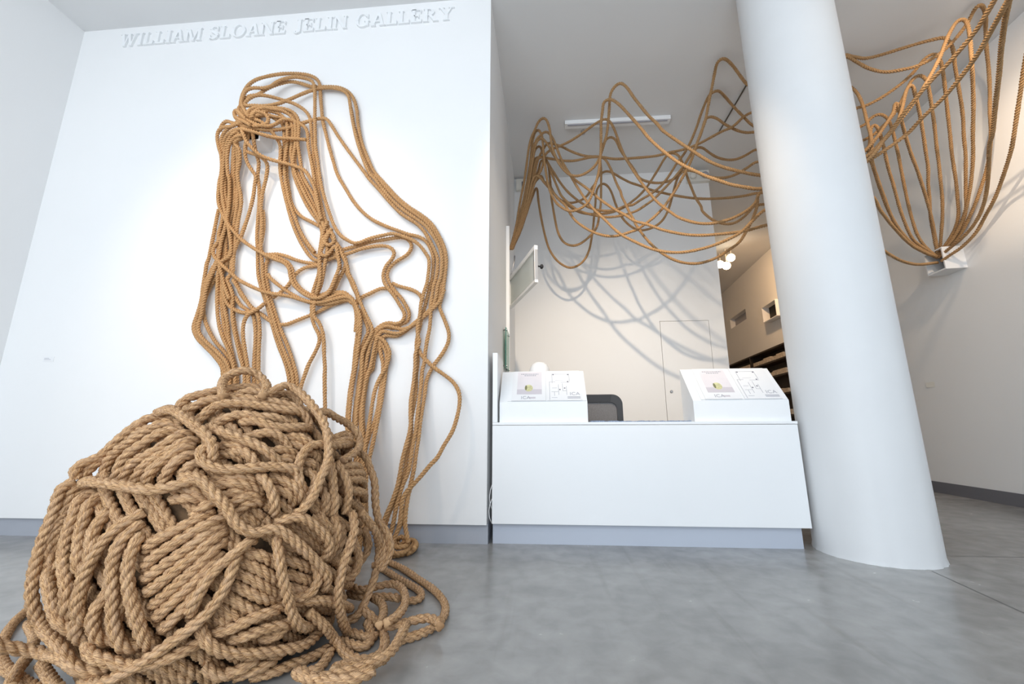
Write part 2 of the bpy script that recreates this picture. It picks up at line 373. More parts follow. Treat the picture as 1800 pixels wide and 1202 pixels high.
def lettering(text, x0, x1, z0, cap, y):
    G = glyphs(); gap, space = .07, .45
    tot = sum((G[c][1]+gap) if c != ' ' else space for c in text) - gap
    sx = (x1-x0)/tot; root = empty('wall_lettering', (x0, y, z0), 'raised white serif capitals running along the top of the gallery wall', 'lettering')
    cur = 0
    for c in text:
        if c == ' ': cur += space; continue
        polys, wd = G[c]; mb = MB()
        for j_, P in enumerate(polys):
            k_ = 1 - .004*(j_ % 5); gx, gy = sum(p[0] for p in P)/len(P), sum(p[1] for p in P)/len(P)
            P = [(gx+(p[0]-gx)*k_, gy+(p[1]-gy)*k_) for p in P]
            a = sum(P[i][0]*P[(i+1) % len(P)][1]-P[(i+1) % len(P)][0]*P[i][1] for i in range(len(P)))
            mb.prism([((cur+p[0])*sx, p[1]*cap) for p in P], 'y', -.018-.0003*(j_ % 5), .002)
        mb.done('letter', M_text, root); cur += wd+gap
lettering('WILLIAM SLOANE JELIN GALLERY', -3.875, -0.729, 4.226, 0.135, 2.90)
t = MB().box((-3.925, 2.8975, 1.275), (-3.835, 2.9, 1.315)).done('wall_label', M_paper); tag(t, 'small white wall label at the far left of the gallery wall', 'label')
for k in range(2): MB().box((-3.915, 2.8965, 1.30-k*.01), (-3.875+.015*k, 2.8976, 1.303-k*.01)).done('text_line', M_ink, t)
yt = 5.27; t = MB().box((XW(yt)-.004, yt-.06, 1.21), (XW(yt)+.002, yt+.06, 1.27)).done('wall_label', M_cream); tag(t, 'small beige wall label on the right wall beside the column', 'label')

# ================================================================== rope boxes on the walls
def wall_box_tube(name, loc, rz, wd, ht, dp, label, th=.014):
    # open-fronted box; local -y is the open front
    r = empty(name, loc, label, 'box', rz=rz)
    a, b = wd/2, ht/2
    MB().box((-a, -dp, b-th), (a, 0, b)).done('top_panel', M_box, r); MB().box((-a, -dp, -b), (a, 0, -b+th)).done('bottom_panel', M_box, r)
    for s in (-1, 1): MB().box((s*a-(th if s > 0 else 0), -dp, -b+th), (s*a+(th if s < 0 else 0), 0, b-th)).done('side_panel', M_box, r)
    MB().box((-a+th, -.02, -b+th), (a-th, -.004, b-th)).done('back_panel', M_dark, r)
    return r
wall_box_tube('rope_box', (-2.355, 2.90, 3.145), 0, .21, .24, .15, 'white open box on the gallery wall hidden among tangled ropes')
yb = 4.62; wall_box_tube('rope_box', (XW(yb), yb, 2.53), PI/2*-1-.075, .24, .25, .20, 'white open box on the right wall where the ropes gather')
yb = 8.62; wall_box_tube('rope_box', (XW(yb), yb, 3.10), PI/2*-1-.075, .62, .34, .16, 'white open box high on the far wall beyond the column')

# ================================================================== reception desk
desk = empty('reception_desk', (0, 0, 0), 'long white reception desk with a recessed blue-grey plinth', 'desk')
MB().box((-.372, 2.918, .130), (1.652, 2.94, .771), .0015).done('front_panel', M_desk, desk)
MB().box((-.372, 2.916, .774), (1.654, 3.45, .792), .0015).done('counter_top', M_desk, desk)
MB().box((-.370, 2.955, 0), (1.607, 3.30, .128)).done('plinth', M_plinth, desk)
tag(MB().box((-.372, 2.918, .793), (-.338, 3.32, 1.285), .0015).done('side_upright', M_desk, desk), 'white upright board')
MB().box((1.625, 2.941, .130), (1.652, 3.44, .773)).done('side_panel', M_desk, desk); MB().box((-.372, 2.941, .130), (-.345, 3.44, .773)).done('side_panel', M_desk, desk)
for k, (zt, bulge) in enumerate(((.36, .016), (.27, .02))):
    t = MB().tube([(-.372+.001, 2.926, zt+.02), (-.372-bulge*.7, 2.914, zt-.02), (-.372-bulge, 2.912, zt-.06), (-.372-bulge*.8, 2.914, zt-.10), (-.375, 2.922, zt-.135)], .0022).done('power_cord', M_white, None, True)
    tag(t, ('upper' if k == 0 else 'lower')+' loop of white cord poking out between desk and wall', 'cord')

def stand(x0, x1, label):
    r = empty('display_stand', ((x0+x1)/2, 2.95, .792), label, 'stand'); a = (x1-x0)/2
    prof = [(0, 0), (0, .140), (.222, .386), (.232, .386), (.232, 0)]
    MB().prism([(p[0], p[1]) for p in prof], 'x', -a, a).done('wedge_body', M_desk, r)
    p = MB().box((-a+.055, .006, 0), (a-.004, .326, .006), .001).done('sloped_panel', M_desk, r); p.location = (0, 0, .140); p.rotation_euler = (math.atan2(.246, .222), 0, 0)
    return r
stand(-.326, .292, 'white wedge display stand at the left end of the desk')
stand(1.010, 1.636, 'white wedge display stand at the right end of the desk, by the column')
ang = math.atan2(.386-.140, .222)
def brochure(cx, kind, label):
    """flat brochure lying on the wedge; local x right, y up the slope, z out of the slope"""
    r = empty('brochure', (cx, 2.9455, .9365), label, 'brochure', 'brochures on the display stands'); r.rotation_euler = (ang, 0, 0)
    W, H = .245, .322
    MB().box((-W/2, .004, .0015), (W/2, H, .0055)).done('page', M_paper, r)
    def flat(name, x0, y0, x1, y1, m, z=.0060): return MB().box((x0, y0, .0050), (x1, y1, z)).done(name, m, r)
    if kind == 'photo':
        p = flat('photo_area', -.085, .068, .095, .312, M_pink); flat('photo_tabletop', -.085, .068, .095, .120, M_pinklow, .0063)
        def blob(name, cx_, cy_, a, b, m, z, rot=0):
            mb = MB(); mb.prism([(cx_+a*math.cos(q)*math.cos(rot)-b*math.sin(q)*math.sin(rot), cy_+a*math.cos(q)*math.sin(rot)+b*math.sin(q)*math.cos(rot)) for q in [2*PI*k/24 for k in range(24)]], 'z', .0055, z); return mb.done(name, m, r)
        blob('photo_shadow', -.020, .102, .036, .008, M_eggd, .0062, -.12); blob('photo_subject', .0, .133, .030, .036, M_egg, .0065); blob('photo_subject_shade', -.020, .136, .008, .026, M_eggd, .0067)
        for k, (a, b) in enumerate(((-.060, .075), (-.035, .052))):
            mb = MB(); x = a
            rr = random.Random(k+int(cx*10))
            while x < b:
                wd = rr.uniform(.006, .016); mb.box((x, .283-k*.016, .0055), (min(b, x+wd), .292-k*.016, .0066)); x += wd+.004
            mb.done('title_line', M_ink, r)
        logo(r, -.055, .020, .030); flat('small_print', .005, .024, .05, .040, M_pinklow)
    else:
        for (x0, y0, x1, y1) in ((-.085, .285, .045, .288), (-.085, .185, -.082, .288), (.042, .20, .045, .288), (-.105, .01, -.102, .20), (-.105, .197, -.06, .20), (-.04, .06, -.037, .17), (-.02, .19, .045, .193), (-.085, .13, -.05, .133), (-.09, .09, -.04, .093), (-.07, .05, -.067, .09), (-.01, .10, -.007, .18), (-.01, .10, .02, .103), (.017, .06, .02, .15), (-.06, .215, .0, .217), (-.09, .03, -.05, .033)):
            flat('plan_line', x0, y0, x1, y1, M_ink)
        for (cx_, cy_) in ((-.075, .28), (.035, .278), (-.03, .115), (.005, .13), (.03, .20)): flat('plan_mark', cx_-.004, cy_-.006, cx_+.006, cy_+.005, M_inkd)
        logo(r, .038, .055, .032)
        for k in range(2): flat('small_print', .022, .022+k*.012, .112, .029+k*.012, M_ink)
    return r
def logo(parent, x, y, h):
    cu = bpy.data.curves.new('logo', 'FONT'); cu.body = 'ICA'; cu.size = h*1.35; cu.extrude = .0004; cu.space_character = 1.05
    tmp = bpy.data.objects.new('logo_tmp', cu); COL.objects.link(tmp); dg = bpy.context.evaluated_depsgraph_get(); me = bpy.data.meshes.new_from_object(tmp.evaluated_get(dg)); bpy.data.objects.remove(tmp, do_unlink=True)
    o = link('logo', me, M_ink, parent); o.location = (x, y, .0066); return o
brochure(-.120, 'photo', 'brochure with a round pale yellow object, on the left display stand')
brochure(.135, 'plan', 'printed floor plan sheet on the left display stand')
brochure(1.215, 'photo', 'brochure with a round pale yellow object, on the right display stand')
brochure(1.475, 'plan', 'printed floor plan sheet on the right display stand')
# white domed lamp behind the left stand
lp = empty('desk_lamp', (-.05, 3.36, .792), 'white domed lamp head peeking over the left display stand', 'lamp')
MB().lathe([(.075, 0), (.078, .012), (.03, .02), (.012, .026)], (0, 0, 0), 28).done('base', M_white, lp, True)
MB().tube([(0, 0, .02), (-.02, .01, .2), (-.05, .01, .34), (-.075, .0, .405), (-.03, 0, .425), (.01, 0, .44)], .011).done('arm', M_white, lp, True)
MB().lathe([(.088, -.06), (.086, -.03), (.078, .005), (.060, .035), (.035, .052), (.006, .058)], (.01, 0, .435), 32, Matrix.Rotation(.10, 3, 'Y')).done('shade', M_white, lp, True)
# folded cloth along the counter
mb = MB(); rr = random.Random(5); n = 40
top = [(.315+.74*k/n, .0055+rr.uniform(0, .006)*(1-.5*k/n)) for k in range(n+1)]
mb.prism([(.315, .0)] + [(1.055, 0)] + top[::-1], 'y', 0, .07); t = mb.done('folded_cloth', M_blue, loc=(0, 3.02, .792)); tag(t, 'thin folded blue-grey cloth lying along the counter between the stands', 'cloth')

# task chair behind the desk
ch = empty('task_chair', (.42, 3.85, 0), 'black mesh-backed task chair behind the desk', 'chair')
def rrect(w_, h_, r_, n=8):
    P = []
    for cx_, cy_, a0 in ((w_/2-r_, h_/2-r_, 0), (-w_/2+r_, h_/2-r_, PI/2), (-w_/2+r_, -h_/2+r_, PI), (w_/2-r_, -h_/2+r_, 1.5*PI)):
        P += [(cx_+r_*math.cos(a0+PI/2*k/n), cy_+r_*math.sin(a0+PI/2*k/n)) for k in range(n+1)]
    return P
O_ = rrect(.54, .50, .09); I_ = rrect(.44, .385, .06)
mb = MB()
def lay(P, y, dz): return [mb.bm.verts.new((p[0], y + .25*p[0]*p[0]*-1, .80+p[1]+dz)) for p in P]
of, inf, ob, ib = lay(O_, -.02, 0), lay(I_, -.02, -.012), lay(O_, .02, 0), lay(I_, .02, -.012); n = len(O_)
for k in range(n):
    q = (k+1) % n
    for A, B in ((of, inf), (inf, ib), (ib, ob), (ob, of)): mb.bm.faces.new((A[k], A[q], B[q], B[k]))
mb.done('back_frame', M_black, ch)
mb = MB(); A = [mb.bm.verts.new((p[0], -.25*p[0]*p[0]-.004, .788+p[1])) for p in rrect(.45, .395, .06)]; B = [mb.bm.verts.new((v.co.x, v.co.y+.008, v.co.z)) for v in A]
mb.bm.faces.new(A); mb.bm.faces.new(B[::-1])
for k in range(n): mb.bm.faces.new((A[k], A[(k+1) % n], B[(k+1) % n], B[k]))
mb.done('mesh_panel', M_mesh, ch)
MB().box((-.24, -.50, .44), (.24, -.04, .51), .03).done('seat', M_black, ch); MB().box((-.03, -.02, .40), (.03, .04, .62), .01).done('back_post', M_black, ch)
MB().lathe([(.03, .07), (.03, .44)], (0, -.27, 0), 16).done('gas_column', M_black, ch, True)
for k in range(5):
    a = 2*PI*k/5+.3; l = MB().tube([(0, -.27, .085), (.15*math.cos(a), -.27+.15*math.sin(a), .078), (.28*math.cos(a), -.27+.28*math.sin(a), .065)], .016).done('leg', M_black, ch, True)
    MB().lathe([(.010, -.012), (.028, -.010), (.028, .010), (.010, .012)], (.28*math.cos(a), -.27+.28*math.sin(a), .0285), 14, Matrix.Rotation(PI/2, 3, 'X')).done('caster', M_black, l, True)

# ================================================================== things on the return wall, left of the desk
XR = -.405
t = MB().box((XR, 4.30, 0), (XR+.036, 4.34, 3.0), .002).done('trim_2', M_desk); t['kind'] = 'structure'
gp = empty('glass_plate', (XR, 3.95, 1.53), 'small green-edged glass plate on metal standoffs, on the wall left of the desk', 'sign')
MB().box((.026, .0, -.20), (.034, .33, .20)).done('glass_pane', M_green, gp); tag(MB().box((.026, -.003, -.20), (.034, .0, .20)).done('glass_edge', M_greenedge, gp), 'dark green polished edge')
for yy in (.03, .30):
    for zz in (-.18, .18): MB().lathe([(.008, 0), (.008, .026), (.011, .0265), (.011, .042), (.006, .044)], (0, yy, zz), 14, Matrix.Rotation(PI/2, 3, 'Y')).done('standoff', M_chrome, gp, True)
# glazed sash swung out from the wall
sl = .965; sash = empty('hinged_sash', (XR+.005, 4.75, 2.345), 'white framed glazed sash swung out from the wall beside the rope bundle', 'window', rz=math.atan2(-.937, .348))
hh = .195
for nm, a, b in (('top_rail', (0, -.018, hh-.045), (sl, .018, hh)), ('bottom_rail', (0, -.018, -hh), (sl, .018, -hh+.03)), ('hinge_stile', (0, -.018, -hh+.03), (.035, .018, hh-.045)), ('free_stile', (sl-.03, -.018, -hh+.03), (sl, .018, hh-.045))):
    MB().box(a, b, .002).done(nm, M_white if nm != 'free_stile' else M_metal, sash)
MB().box((.035, -.003, -hh+.03), (sl-.03, .003, hh-.045)).done('glass_pane', M_glass, sash)
MB().lathe([(.008, 0), (.008, .03), (.022, .034), (.024, .05), (.014, .058)], (sl-.015, .018, -.02), 18, Matrix.Rotation(-PI/2, 3, 'X')).done('knob', M_black, sash, True)
MB().tube([(.02, 0, hh), (.015, .05, hh+.22), (.0, .06, hh+.30)], .008).done('stay_arm', M_metal, sash, True)

# ================================================================== ceiling fixtures
cl = empty('ceiling_light', (.94, 4.50, CZ), 'white strip light fixed to the ceiling between the rope peaks', 'light', rz=.012)
MB().box((-.635, -.045, -.05), (.635, .045, 0), .004).done('housing', M_white, cl); MB().box((-.60, -.032, -.058), (.60, -.012, -.049)).done('lamp_slot', M_ink, cl)
t = MB().lathe([(.030, 0), (.030, -.008), (.012, -.012), (.012, -.03), (.022, -.032), (.022, -.036)], (.546, 4.66, CZ), 18).done('sprinkler_head', M_metal, None, True); tag(t, 'small grey sprinkler head under the ceiling near the white strip light', 'sprinkler')
t = MB().box((2.271, 4.05, CZ-.014), (2.281, 4.80, CZ)).done('ceiling_rail', mat('dark_bronze', (.09, .075, .055), .5)); tag(t, 'thin dark rail on the ceiling left of the column', 'rail')
el = empty('emergency_light', (2.27, 5.625, 4.32), 'cream twin-head emergency light at the top right corner of the back wall', 'light')
MB().box((-.155, -.07, -.085), (.155, 0, .085), .008).done('housing', M_cream, el)
for s in (-1, 1): MB().lathe([(.03, 0), (.045, -.02), (.05, -.035), (.02, -.04)], (s*.085, -.07, -.01), 18, Matrix.Rotation(-PI/2, 3, 'X')).done('lamp_head', M_ink if s > 0 else M_cream, el, True)
t = empty('wall_sensor', (-.30, 5.625, 4.33), 'small cream box high in the left corner of the back wall', 'sensor')
MB().box((-.075, -.06, -.09), (.075, 0, .09), .006).done('housing', M_cream, t); MB().box((.01, -.064, -.04), (.03, -.06, .04)).done('slot', M_inkd, t)
# glowing spotlights far back
for k, (x_, y_, z_, lb) in enumerate(((3.93, 8.45, 4.235, 'glowing track spotlight nearest the column, largest of the three'), (3.77, 8.62, 4.16, 'glowing track spotlight at the left of the three'), (3.80, 8.40, 4.04, 'glowing track spotlight hanging lowest of the three'))):
    sp = empty('track_spotlight', (x_, y_, z_), lb, 'spotlight', 'glowing spotlights beyond the desk')
    R_ = Vector((-.42, -.80, -.42)).to_track_quat('Z', 'Y').to_matrix()
    MB().lathe([(.03, -.16), (.05, -.15), (.085, -.03), (.088, 0), (.080, .002)], (0, 0, 0), 24, R_).done('lamp_can', M_cream, sp, True)
    MB().lathe([(.002, .030), (.045, .022), (.078, .004), (.078, 0)], (0, 0, 0), 24, R_).done('bulb', M_bulb, sp, True)
    MB().tube([(.05, .09, .05), (.05, .09, CZ-z_)], .010).done('stem', M_cream, sp, True)

# ================================================================== bookcase far back on the right wall
bc = empty('bookcase', (0, 0, 0), 'dark bookcase with pale paper bundles, seen in the gap beyond the right stand', 'bookcase')
BY0, BY1, BT, BD = 7.6, 11.6, 2.32, .26
def wb(y0, y1, z0, z1, d0, d1):
    mb = MB(); mb.prism([(XW(y0)-d0, y0), (XW(y1)-d0, y1), (XW(y1)-d1, y1), (XW(y0)-d1, y0)], 'z', z0, z1); return mb
wb(BY0, BY1, 0, BT, .02, .005).done('back_panel', M_wood, bc); wb(BY0, BY1, BT-.03, BT, BD, .02).done('top_panel', M_wood, bc)
for yy in (BY0, (BY0+BY1)/2, BY1-.03): wb(yy, yy+.03, 0, BT-.03, BD, .02).done('side_panel', M_wood, bc)
rows = [2.06, 1.76, 1.40, .99, .58]
for z in rows: wb(BY0+.03, BY1-.03, z-.03, z, BD, .02).done('shelf', M_wood, bc)
ends = (11.2, 10.1, 9.3, 8.8)
words = ('top shelf', 'second shelf from the top', 'third shelf from the top', 'fourth shelf from the top')
nth = ('nearest', 'second', 'third', 'fourth', 'fifth', 'sixth', 'seventh', 'eighth', 'ninth', 'tenth', 'eleventh', 'twelfth')
for i, z in enumerate(rows[:4]):
    yy = 8.06; k = 0
    while yy < ends[i] and k < 12:
        L_ = random.Random(i*40+k).uniform(.22, .32)
        if yy < 9.66 and yy+L_ > 9.58: yy = 9.67; continue
        hgt = random.Random(i*77+k).uniform(.07, .10)
        t = wb(yy, yy+L_, z+.0005, z+hgt, BD+.002, .06).done('paper_bundle', M_bundle)
        tag(t, '%s pale paper bundle from the column end, %s of bookcase' % (nth[k], words[i]), 'bundle', 'paper bundles on the %s' % words[i])
        yy += L_+.012; k += 1

# ================================================================== the rope work
def D(s): return np.array([int(v) for v in s.split()], float).reshape(-1, 3)/1000
WALL = [
('topmost arching rope, which becomes the lone diagonal curve on the right', 'ropes of the gallery wall piece', '-2388 2810 3221 -2355 2713 3205 -2438 2738 3303 -2461 2751 3380 -2476 2770 3480 -2460 2790 3591 -2414 2806 3664 -2323 2825 3714 -2213 2846 3750 -2093 2859 3757 -1983 2864 3738 -1911 2865 3700 -1872 2865 3644 -1855 2865 3548 -1841 2865 3453 -1824 2865 3359 -1807 2865 3266 -1772 2865 3155 -1732 2865 3028 -1689 2866 2903 -1637 2866 2762 -1563 2866 2639 -1492 2866 2527 -1415 2866 2433 -1325 2866 2355 -1215 2866 2294 -1107 2866 2248 -1015 2866 2210 -947 2866 2193 -886 2866 2153 -839 2866 2074 -820 2866 1997 -826 2866 1846 -836 2866 1801 -854 2866 1713 -874 2866 1626 -894 2866 1547 -905 2866 1469 -920 2866 1391 -923 2866 1328 -909 2866 1245 -908 2866 1217 -914 2866 1115 -908 2860 1027 -909 2834 926 -914 2805 815 -903 2780 720 -908 2755 629 -912 2737 563 -915 2706 454 -928 2684 376 -948 2665 311 -978 2643 237 -989 2621 165 -981 2600 95'),
('rope crossing the top to the right shoulder, inner line of the right edge', 'ropes of the gallery wall piece', '-2391 2810 3216 -2347 2696 3181 -2428 2719 3259 -2457 2733 3336 -2429 2727 3343 -2316 2711 3322 -2214 2736 3334 -2152 2780 3390 -2079 2820 3466 -2004 2838 3523 -1920 2845 3561 -1831 2847 3578 -1730 2847 3571 -1645 2848 3539 -1595 2848 3484 -1566 2848 3362 -1538 2848 3233 -1504 2848 3106 -1463 2848 2980 -1414 2848 2856 -1350 2848 2725 -1326 2848 2707 -1241 2848 2594 -1153 2848 2490 -1051 2848 2395 -956 2848 2326 -876 2848 2257 -816 2848 2171 -769 2848 2078 -750 2848 1986 -758 2848 1837 -777 2848 1793 -784 2848 1705 -804 2848 1633 -855 2848 1577 -926 2848 1515 -987 2848 1463 -1056 2848 1429 -1134 2848 1441 -1177 2848 1449 -1210 2848 1408 -1226 2848 1331 -1236 2848 1261 -1250 2848 1165 -1263 2848 1151 -1280 2842 1029 -1271 2811 908 -1255 2784 803 -1223 2753 690 -1194 2743 456 -1165 2733 228 -1140 2725 28'),
('outermost rope on the right edge, forming a diamond-shaped loop low down', 'ropes of the gallery wall piece', '-2384 2810 3225 -2345 2711 3203 -2411 2730 3285 -2457 2746 3348 -2453 2751 3388 -2436 2754 3426 -2394 2758 3463 -2332 2762 3472 -2303 2782 3525 -2262 2808 3588 -2187 2837 3648 -2113 2852 3670 -2031 2859 3651 -1936 2863 3614 -1844 2865 3609 -1717 2866 3596 -1631 2866 3559 -1567 2866 3489 -1525 2866 3375 -1499 2866 3218 -1461 2866 3064 -1412 2866 2938 -1343 2866 2787 -1304 2866 2734 -1212 2866 2627 -1114 2866 2518 -1026 2866 2440 -933 2866 2375 -847 2866 2295 -786 2866 2196 -740 2866 2093 -722 2866 1993 -730 2866 1843 -736 2866 1798 -744 2866 1710 -762 2866 1630 -728 2866 1543 -688 2866 1436 -688 2866 1365 -730 2866 1276 -789 2866 1195 -837 2866 1093 -843 2853 999 -846 2829 905 -851 2796 783 -849 2771 689 -853 2747 599 -854 2722 511 -859 2705 449 -870 2678 355 -873 2659 290 -881 2640 228 -896 2623 171 -921 2605 111 -925 2591 67'),
('rope running right from the wall box, then diagonally down beside the right shoulder', 'ropes of the gallery wall piece', '-2646 2796 3177 -2640 2791 3218 -2592 2774 3246 -2480 2737 3187 -2376 2705 3136 -2271 2690 3095 -2185 2715 3089 -2114 2768 3131 -2042 2811 3182 -1971 2833 3231 -1890 2843 3265 -1827 2846 3279 -1769 2847 3274 -1724 2847 3219 -1648 2847 3097 -1558 2848 2968 -1460 2848 2833 -1382 2848 2727 -1373 2848 2709 -1272 2848 2595 -1181 2848 2484 -1077 2848 2374 -976 2848 2305 -907 2848 2239 -852 2848 2151 -808 2848 2064 -782 2848 1987 -790 2848 1838 -806 2848 1794 -815 2848 1706 -825 2848 1634 -821 2848 1562 -825 2848 1463 -841 2848 1365 -851 2848 1268 -856 2848 1193 -866 2848 1166 -870 2846 1045 -870 2817 931 -869 2787 814 -870 2762 720 -877 2737 629 -880 2705 513 -891 2689 456 -912 2671 395 -925 2649 319 -932 2629 251 -934 2611 190 -945 2589 120'),
('middle rope of the tight bundle on the right edge, second from inside', 'tight rope bundle on the right edge of the wall', '-1575 2866 3378 -1539 2866 3230 -1500 2866 3102 -1455 2866 2976 -1407 2866 2860 -1352 2866 2745 -1319 2866 2727 -1227 2866 2619 -1133 2866 2515 -1039 2866 2429 -943 2866 2357 -862 2866 2282 -804 2866 2189 -759 2866 2094 -738 2866 1993 -746 2866 1843 -759 2866 1799 -768 2866 1696 -808 2866 1621 -870 2866 1561 -945 2866 1502 -1007 2866 1450 -1083 2866 1412 -1154 2866 1421 -1195 2866 1390 -1216 2866 1320 -1235 2866 1236 -1237 2866 1167 -1264 2866 1154 -1278 2861 1031 -1273 2829 909 -1253 2802 804 -1224 2772 690 -1195 2761 455 -1167 2751 228 -1142 2743 28'),
('short rope sweeping from the right edge bundle into the S bend', 'tight rope bundle on the right edge of the wall', '-726 2848 1755 -755 2848 1668 -817 2848 1598 -878 2848 1542 -953 2848 1483 -1015 2848 1460 -1072 2848 1468 -1137 2848 1488 -1193 2848 1471 -1239 2848 1415 -1262 2848 1331 -1277 2848 1248 -1285 2848 1165 -1291 2848 1152 -1299 2839 1016 -1287 2804 881 -1265 2784 803 -1233 2753 690 -1204 2743 456 -1175 2733 228 -1150 2725 28'),
('straight central vertical rope that sweeps right below the centre knot', 'ropes of the gallery wall piece', '-2381 2810 3229 -2302 2674 3176 -2369 2693 3268 -2421 2714 3353 -2433 2728 3425 -2420 2741 3501 -2370 2747 3529 -2283 2754 3525 -2234 2773 3557 -2204 2792 3615 -2152 2809 3660 -2062 2821 3684 -1979 2826 3667 -1918 2828 3638 -1889 2828 3582 -1871 2827 3440 -1853 2826 3255 -1837 2826 3120 -1821 2827 2988 -1789 2828 2857 -1765 2829 2736 -1741 2829 2642 -1698 2829 2516 -1648 2829 2391 -1600 2829 2284 -1548 2829 2211 -1484 2829 2165 -1429 2829 2139 -1385 2829 2145 -1298 2829 2177 -1187 2829 2199 -1136 2829 2207 -1061 2829 2184 -970 2829 2143 -914 2829 2095 -871 2829 2036 -842 2829 1982 -847 2829 1833 -854 2829 1789 -882 2829 1688 -893 2829 1616 -894 2829 1559 -906 2829 1488 -905 2829 1411 -889 2829 1362 -910 2829 1293 -916 2829 1273 -912 2829 1178 -920 2829 1057 -923 2802 943 -913 2777 846 -902 2755 764 -910 2732 678 -926 2703 571 -930 2687 514 -930 2674 469 -936 2652 392 -954 2630 316 -981 2605 233 -996 2590 182 -988 2572 123'),
('rope making the upper loop of the small hook right of centre', 'ropes of the gallery wall piece', '-2385 2810 3230 -2265 2713 3225 -2233 2729 3263 -2184 2754 3253 -2137 2784 3240 -2111 2800 3206 -2097 2807 3149 -2089 2819 3043 -2090 2829 2962 -2095 2839 2882 -2091 2851 2778 -2076 2853 2778 -2047 2861 2654 -2007 2865 2527 -1957 2866 2393 -1877 2866 2227 -1805 2866 2128 -1749 2866 2067 -1683 2866 2056 -1609 2866 2081 -1520 2866 2113 -1408 2866 2137 -1305 2866 2165 -1185 2866 2182 -1104 2866 2192 -1036 2866 2179 -997 2866 2134 -998 2866 2088 -1029 2866 2043 -1101 2866 1999 -1157 2866 1948 -1175 2866 1888 -1170 2866 1865 -1149 2866 1819 -1102 2866 1758 -1055 2866 1705 -1016 2866 1645 -988 2866 1586 -996 2866 1528 -1045 2866 1501 -1107 2866 1474 -1158 2866 1485 -1214 2866 1462 -1254 2866 1413 -1270 2866 1342 -1287 2866 1272 -1302 2866 1182 -1321 2866 1155 -1325 2857 1017 -1319 2823 882 -1308 2799 791 -1277 2772 690 -1248 2761 455 -1220 2751 228 -1195 2743 28'),
('rope making the lower loop of the small hook right of centre', 'ropes of the gallery wall piece', '-2384 2810 3225 -2257 2690 3169 -2200 2704 3143 -2153 2737 3097 -2121 2769 3050 -2103 2788 3011 -2099 2803 2944 -2104 2817 2859 -2096 2831 2765 -2065 2842 2643 -2026 2846 2518 -1970 2847 2367 -1900 2848 2219 -1826 2848 2105 -1757 2848 2028 -1691 2848 2014 -1617 2848 2030 -1536 2848 2051 -1433 2848 2082 -1390 2848 2099 -1286 2848 2116 -1197 2848 2117 -1144 2848 2095 -1119 2848 2054 -1138 2848 2001 -1173 2848 1964 -1192 2848 1912 -1197 2848 1874 -1178 2848 1813 -1131 2848 1753 -1092 2848 1700 -1049 2848 1633 -1014 2848 1574 -1025 2848 1524 -1074 2848 1500 -1131 2848 1512 -1187 2848 1492 -1241 2848 1444 -1272 2848 1381 -1302 2848 1304 -1317 2848 1214 -1309 2848 1152 -1315 2842 1029 -1309 2811 908 -1296 2780 791 -1262 2754 690 -1233 2743 456 -1205 2733 228 -1180 2725 28'),
('short rope arc spanning left from the S-shaped pair below the hook', 'ropes of the gallery wall piece', '-1085 2866 1720 -1124 2866 1770 -1198 2866 1785 -1242 2866 1773 -1305 2866 1742 -1362 2866 1717 -1381 2866 1670'),
('short rope arc reaching right from the hook to the right bundle', 'ropes of the gallery wall piece', '-1127 2866 1822 -1082 2866 1798 -1009 2866 1777 -950 2866 1753 -908 2866 1719 -892 2866 1678'),
('rope from the wall box whose lower end forks left behind the ball top', 'ropes of the gallery wall piece', '-2389 2810 3230 -2284 2688 3170 -2264 2693 3207 -2222 2713 3262 -2150 2765 3316 -2093 2800 3341 -2049 2815 3314 -2017 2823 3264 -1997 2826 3175 -1988 2830 3044 -1989 2833 2959 -1991 2836 2874 -1950 2843 2765 -1895 2846 2662 -1837 2847 2559 -1780 2847 2457 -1741 2848 2373 -1716 2848 2275 -1707 2848 2259 -1707 2848 2179 -1713 2848 2077 -1703 2848 1976 -1703 2848 1899 -1722 2848 1824 -1734 2848 1756 -1732 2848 1659 -1723 2848 1571 -1694 2848 1497 -1657 2848 1439 -1646 2848 1381 -1674 2848 1297 -1715 2848 1206 -1731 2848 1144 -1751 2848 1069 -1797 2837 705 -1841 2827 353 -1880 2819 43'),
('rope leaving the centre knot as the lone vertical behind the ball top', 'ropes of the gallery wall piece', '-2390 2810 3234 -2284 2672 3174 -2265 2679 3231 -2251 2687 3261 -2171 2727 3303 -2094 2776 3331 -2026 2802 3312 -1987 2809 3251 -1971 2811 3144 -1968 2813 3030 -1951 2819 2937 -1927 2824 2836 -1908 2826 2751 -1861 2828 2665 -1805 2829 2579 -1760 2829 2478 -1714 2829 2362 -1682 2829 2264 -1669 2829 2200 -1641 2829 2105 -1649 2829 1989 -1651 2829 1974 -1659 2829 1860 -1674 2829 1778 -1695 2829 1727 -1706 2829 1653 -1697 2829 1565 -1657 2829 1528 -1621 2829 1455 -1603 2829 1377 -1590 2829 1271 -1573 2829 1167 -1575 2829 1153 -1562 2829 1018 -1547 2829 884 -1539 2829 806 -1527 2819 532 -1514 2809 266 -1503 2801 32'),
('rope looping out of the wall box whose end curls under the centre knot', 'ropes of the gallery wall piece', '-2387 2810 3243 -2277 2691 3198 -2238 2699 3220 -2147 2751 3238 -2087 2793 3251 -2048 2811 3236 -2025 2818 3152 -2023 2821 3040 -2026 2825 2955 -2012 2833 2874 -1990 2841 2766 -1940 2846 2647 -1873 2847 2519 -1799 2848 2408 -1737 2848 2332 -1690 2848 2242 -1641 2848 2129 -1557 2848 2024 -1534 2848 1939 -1546 2848 1947 -1571 2848 1849 -1615 2848 1760 -1702 2848 1733'),
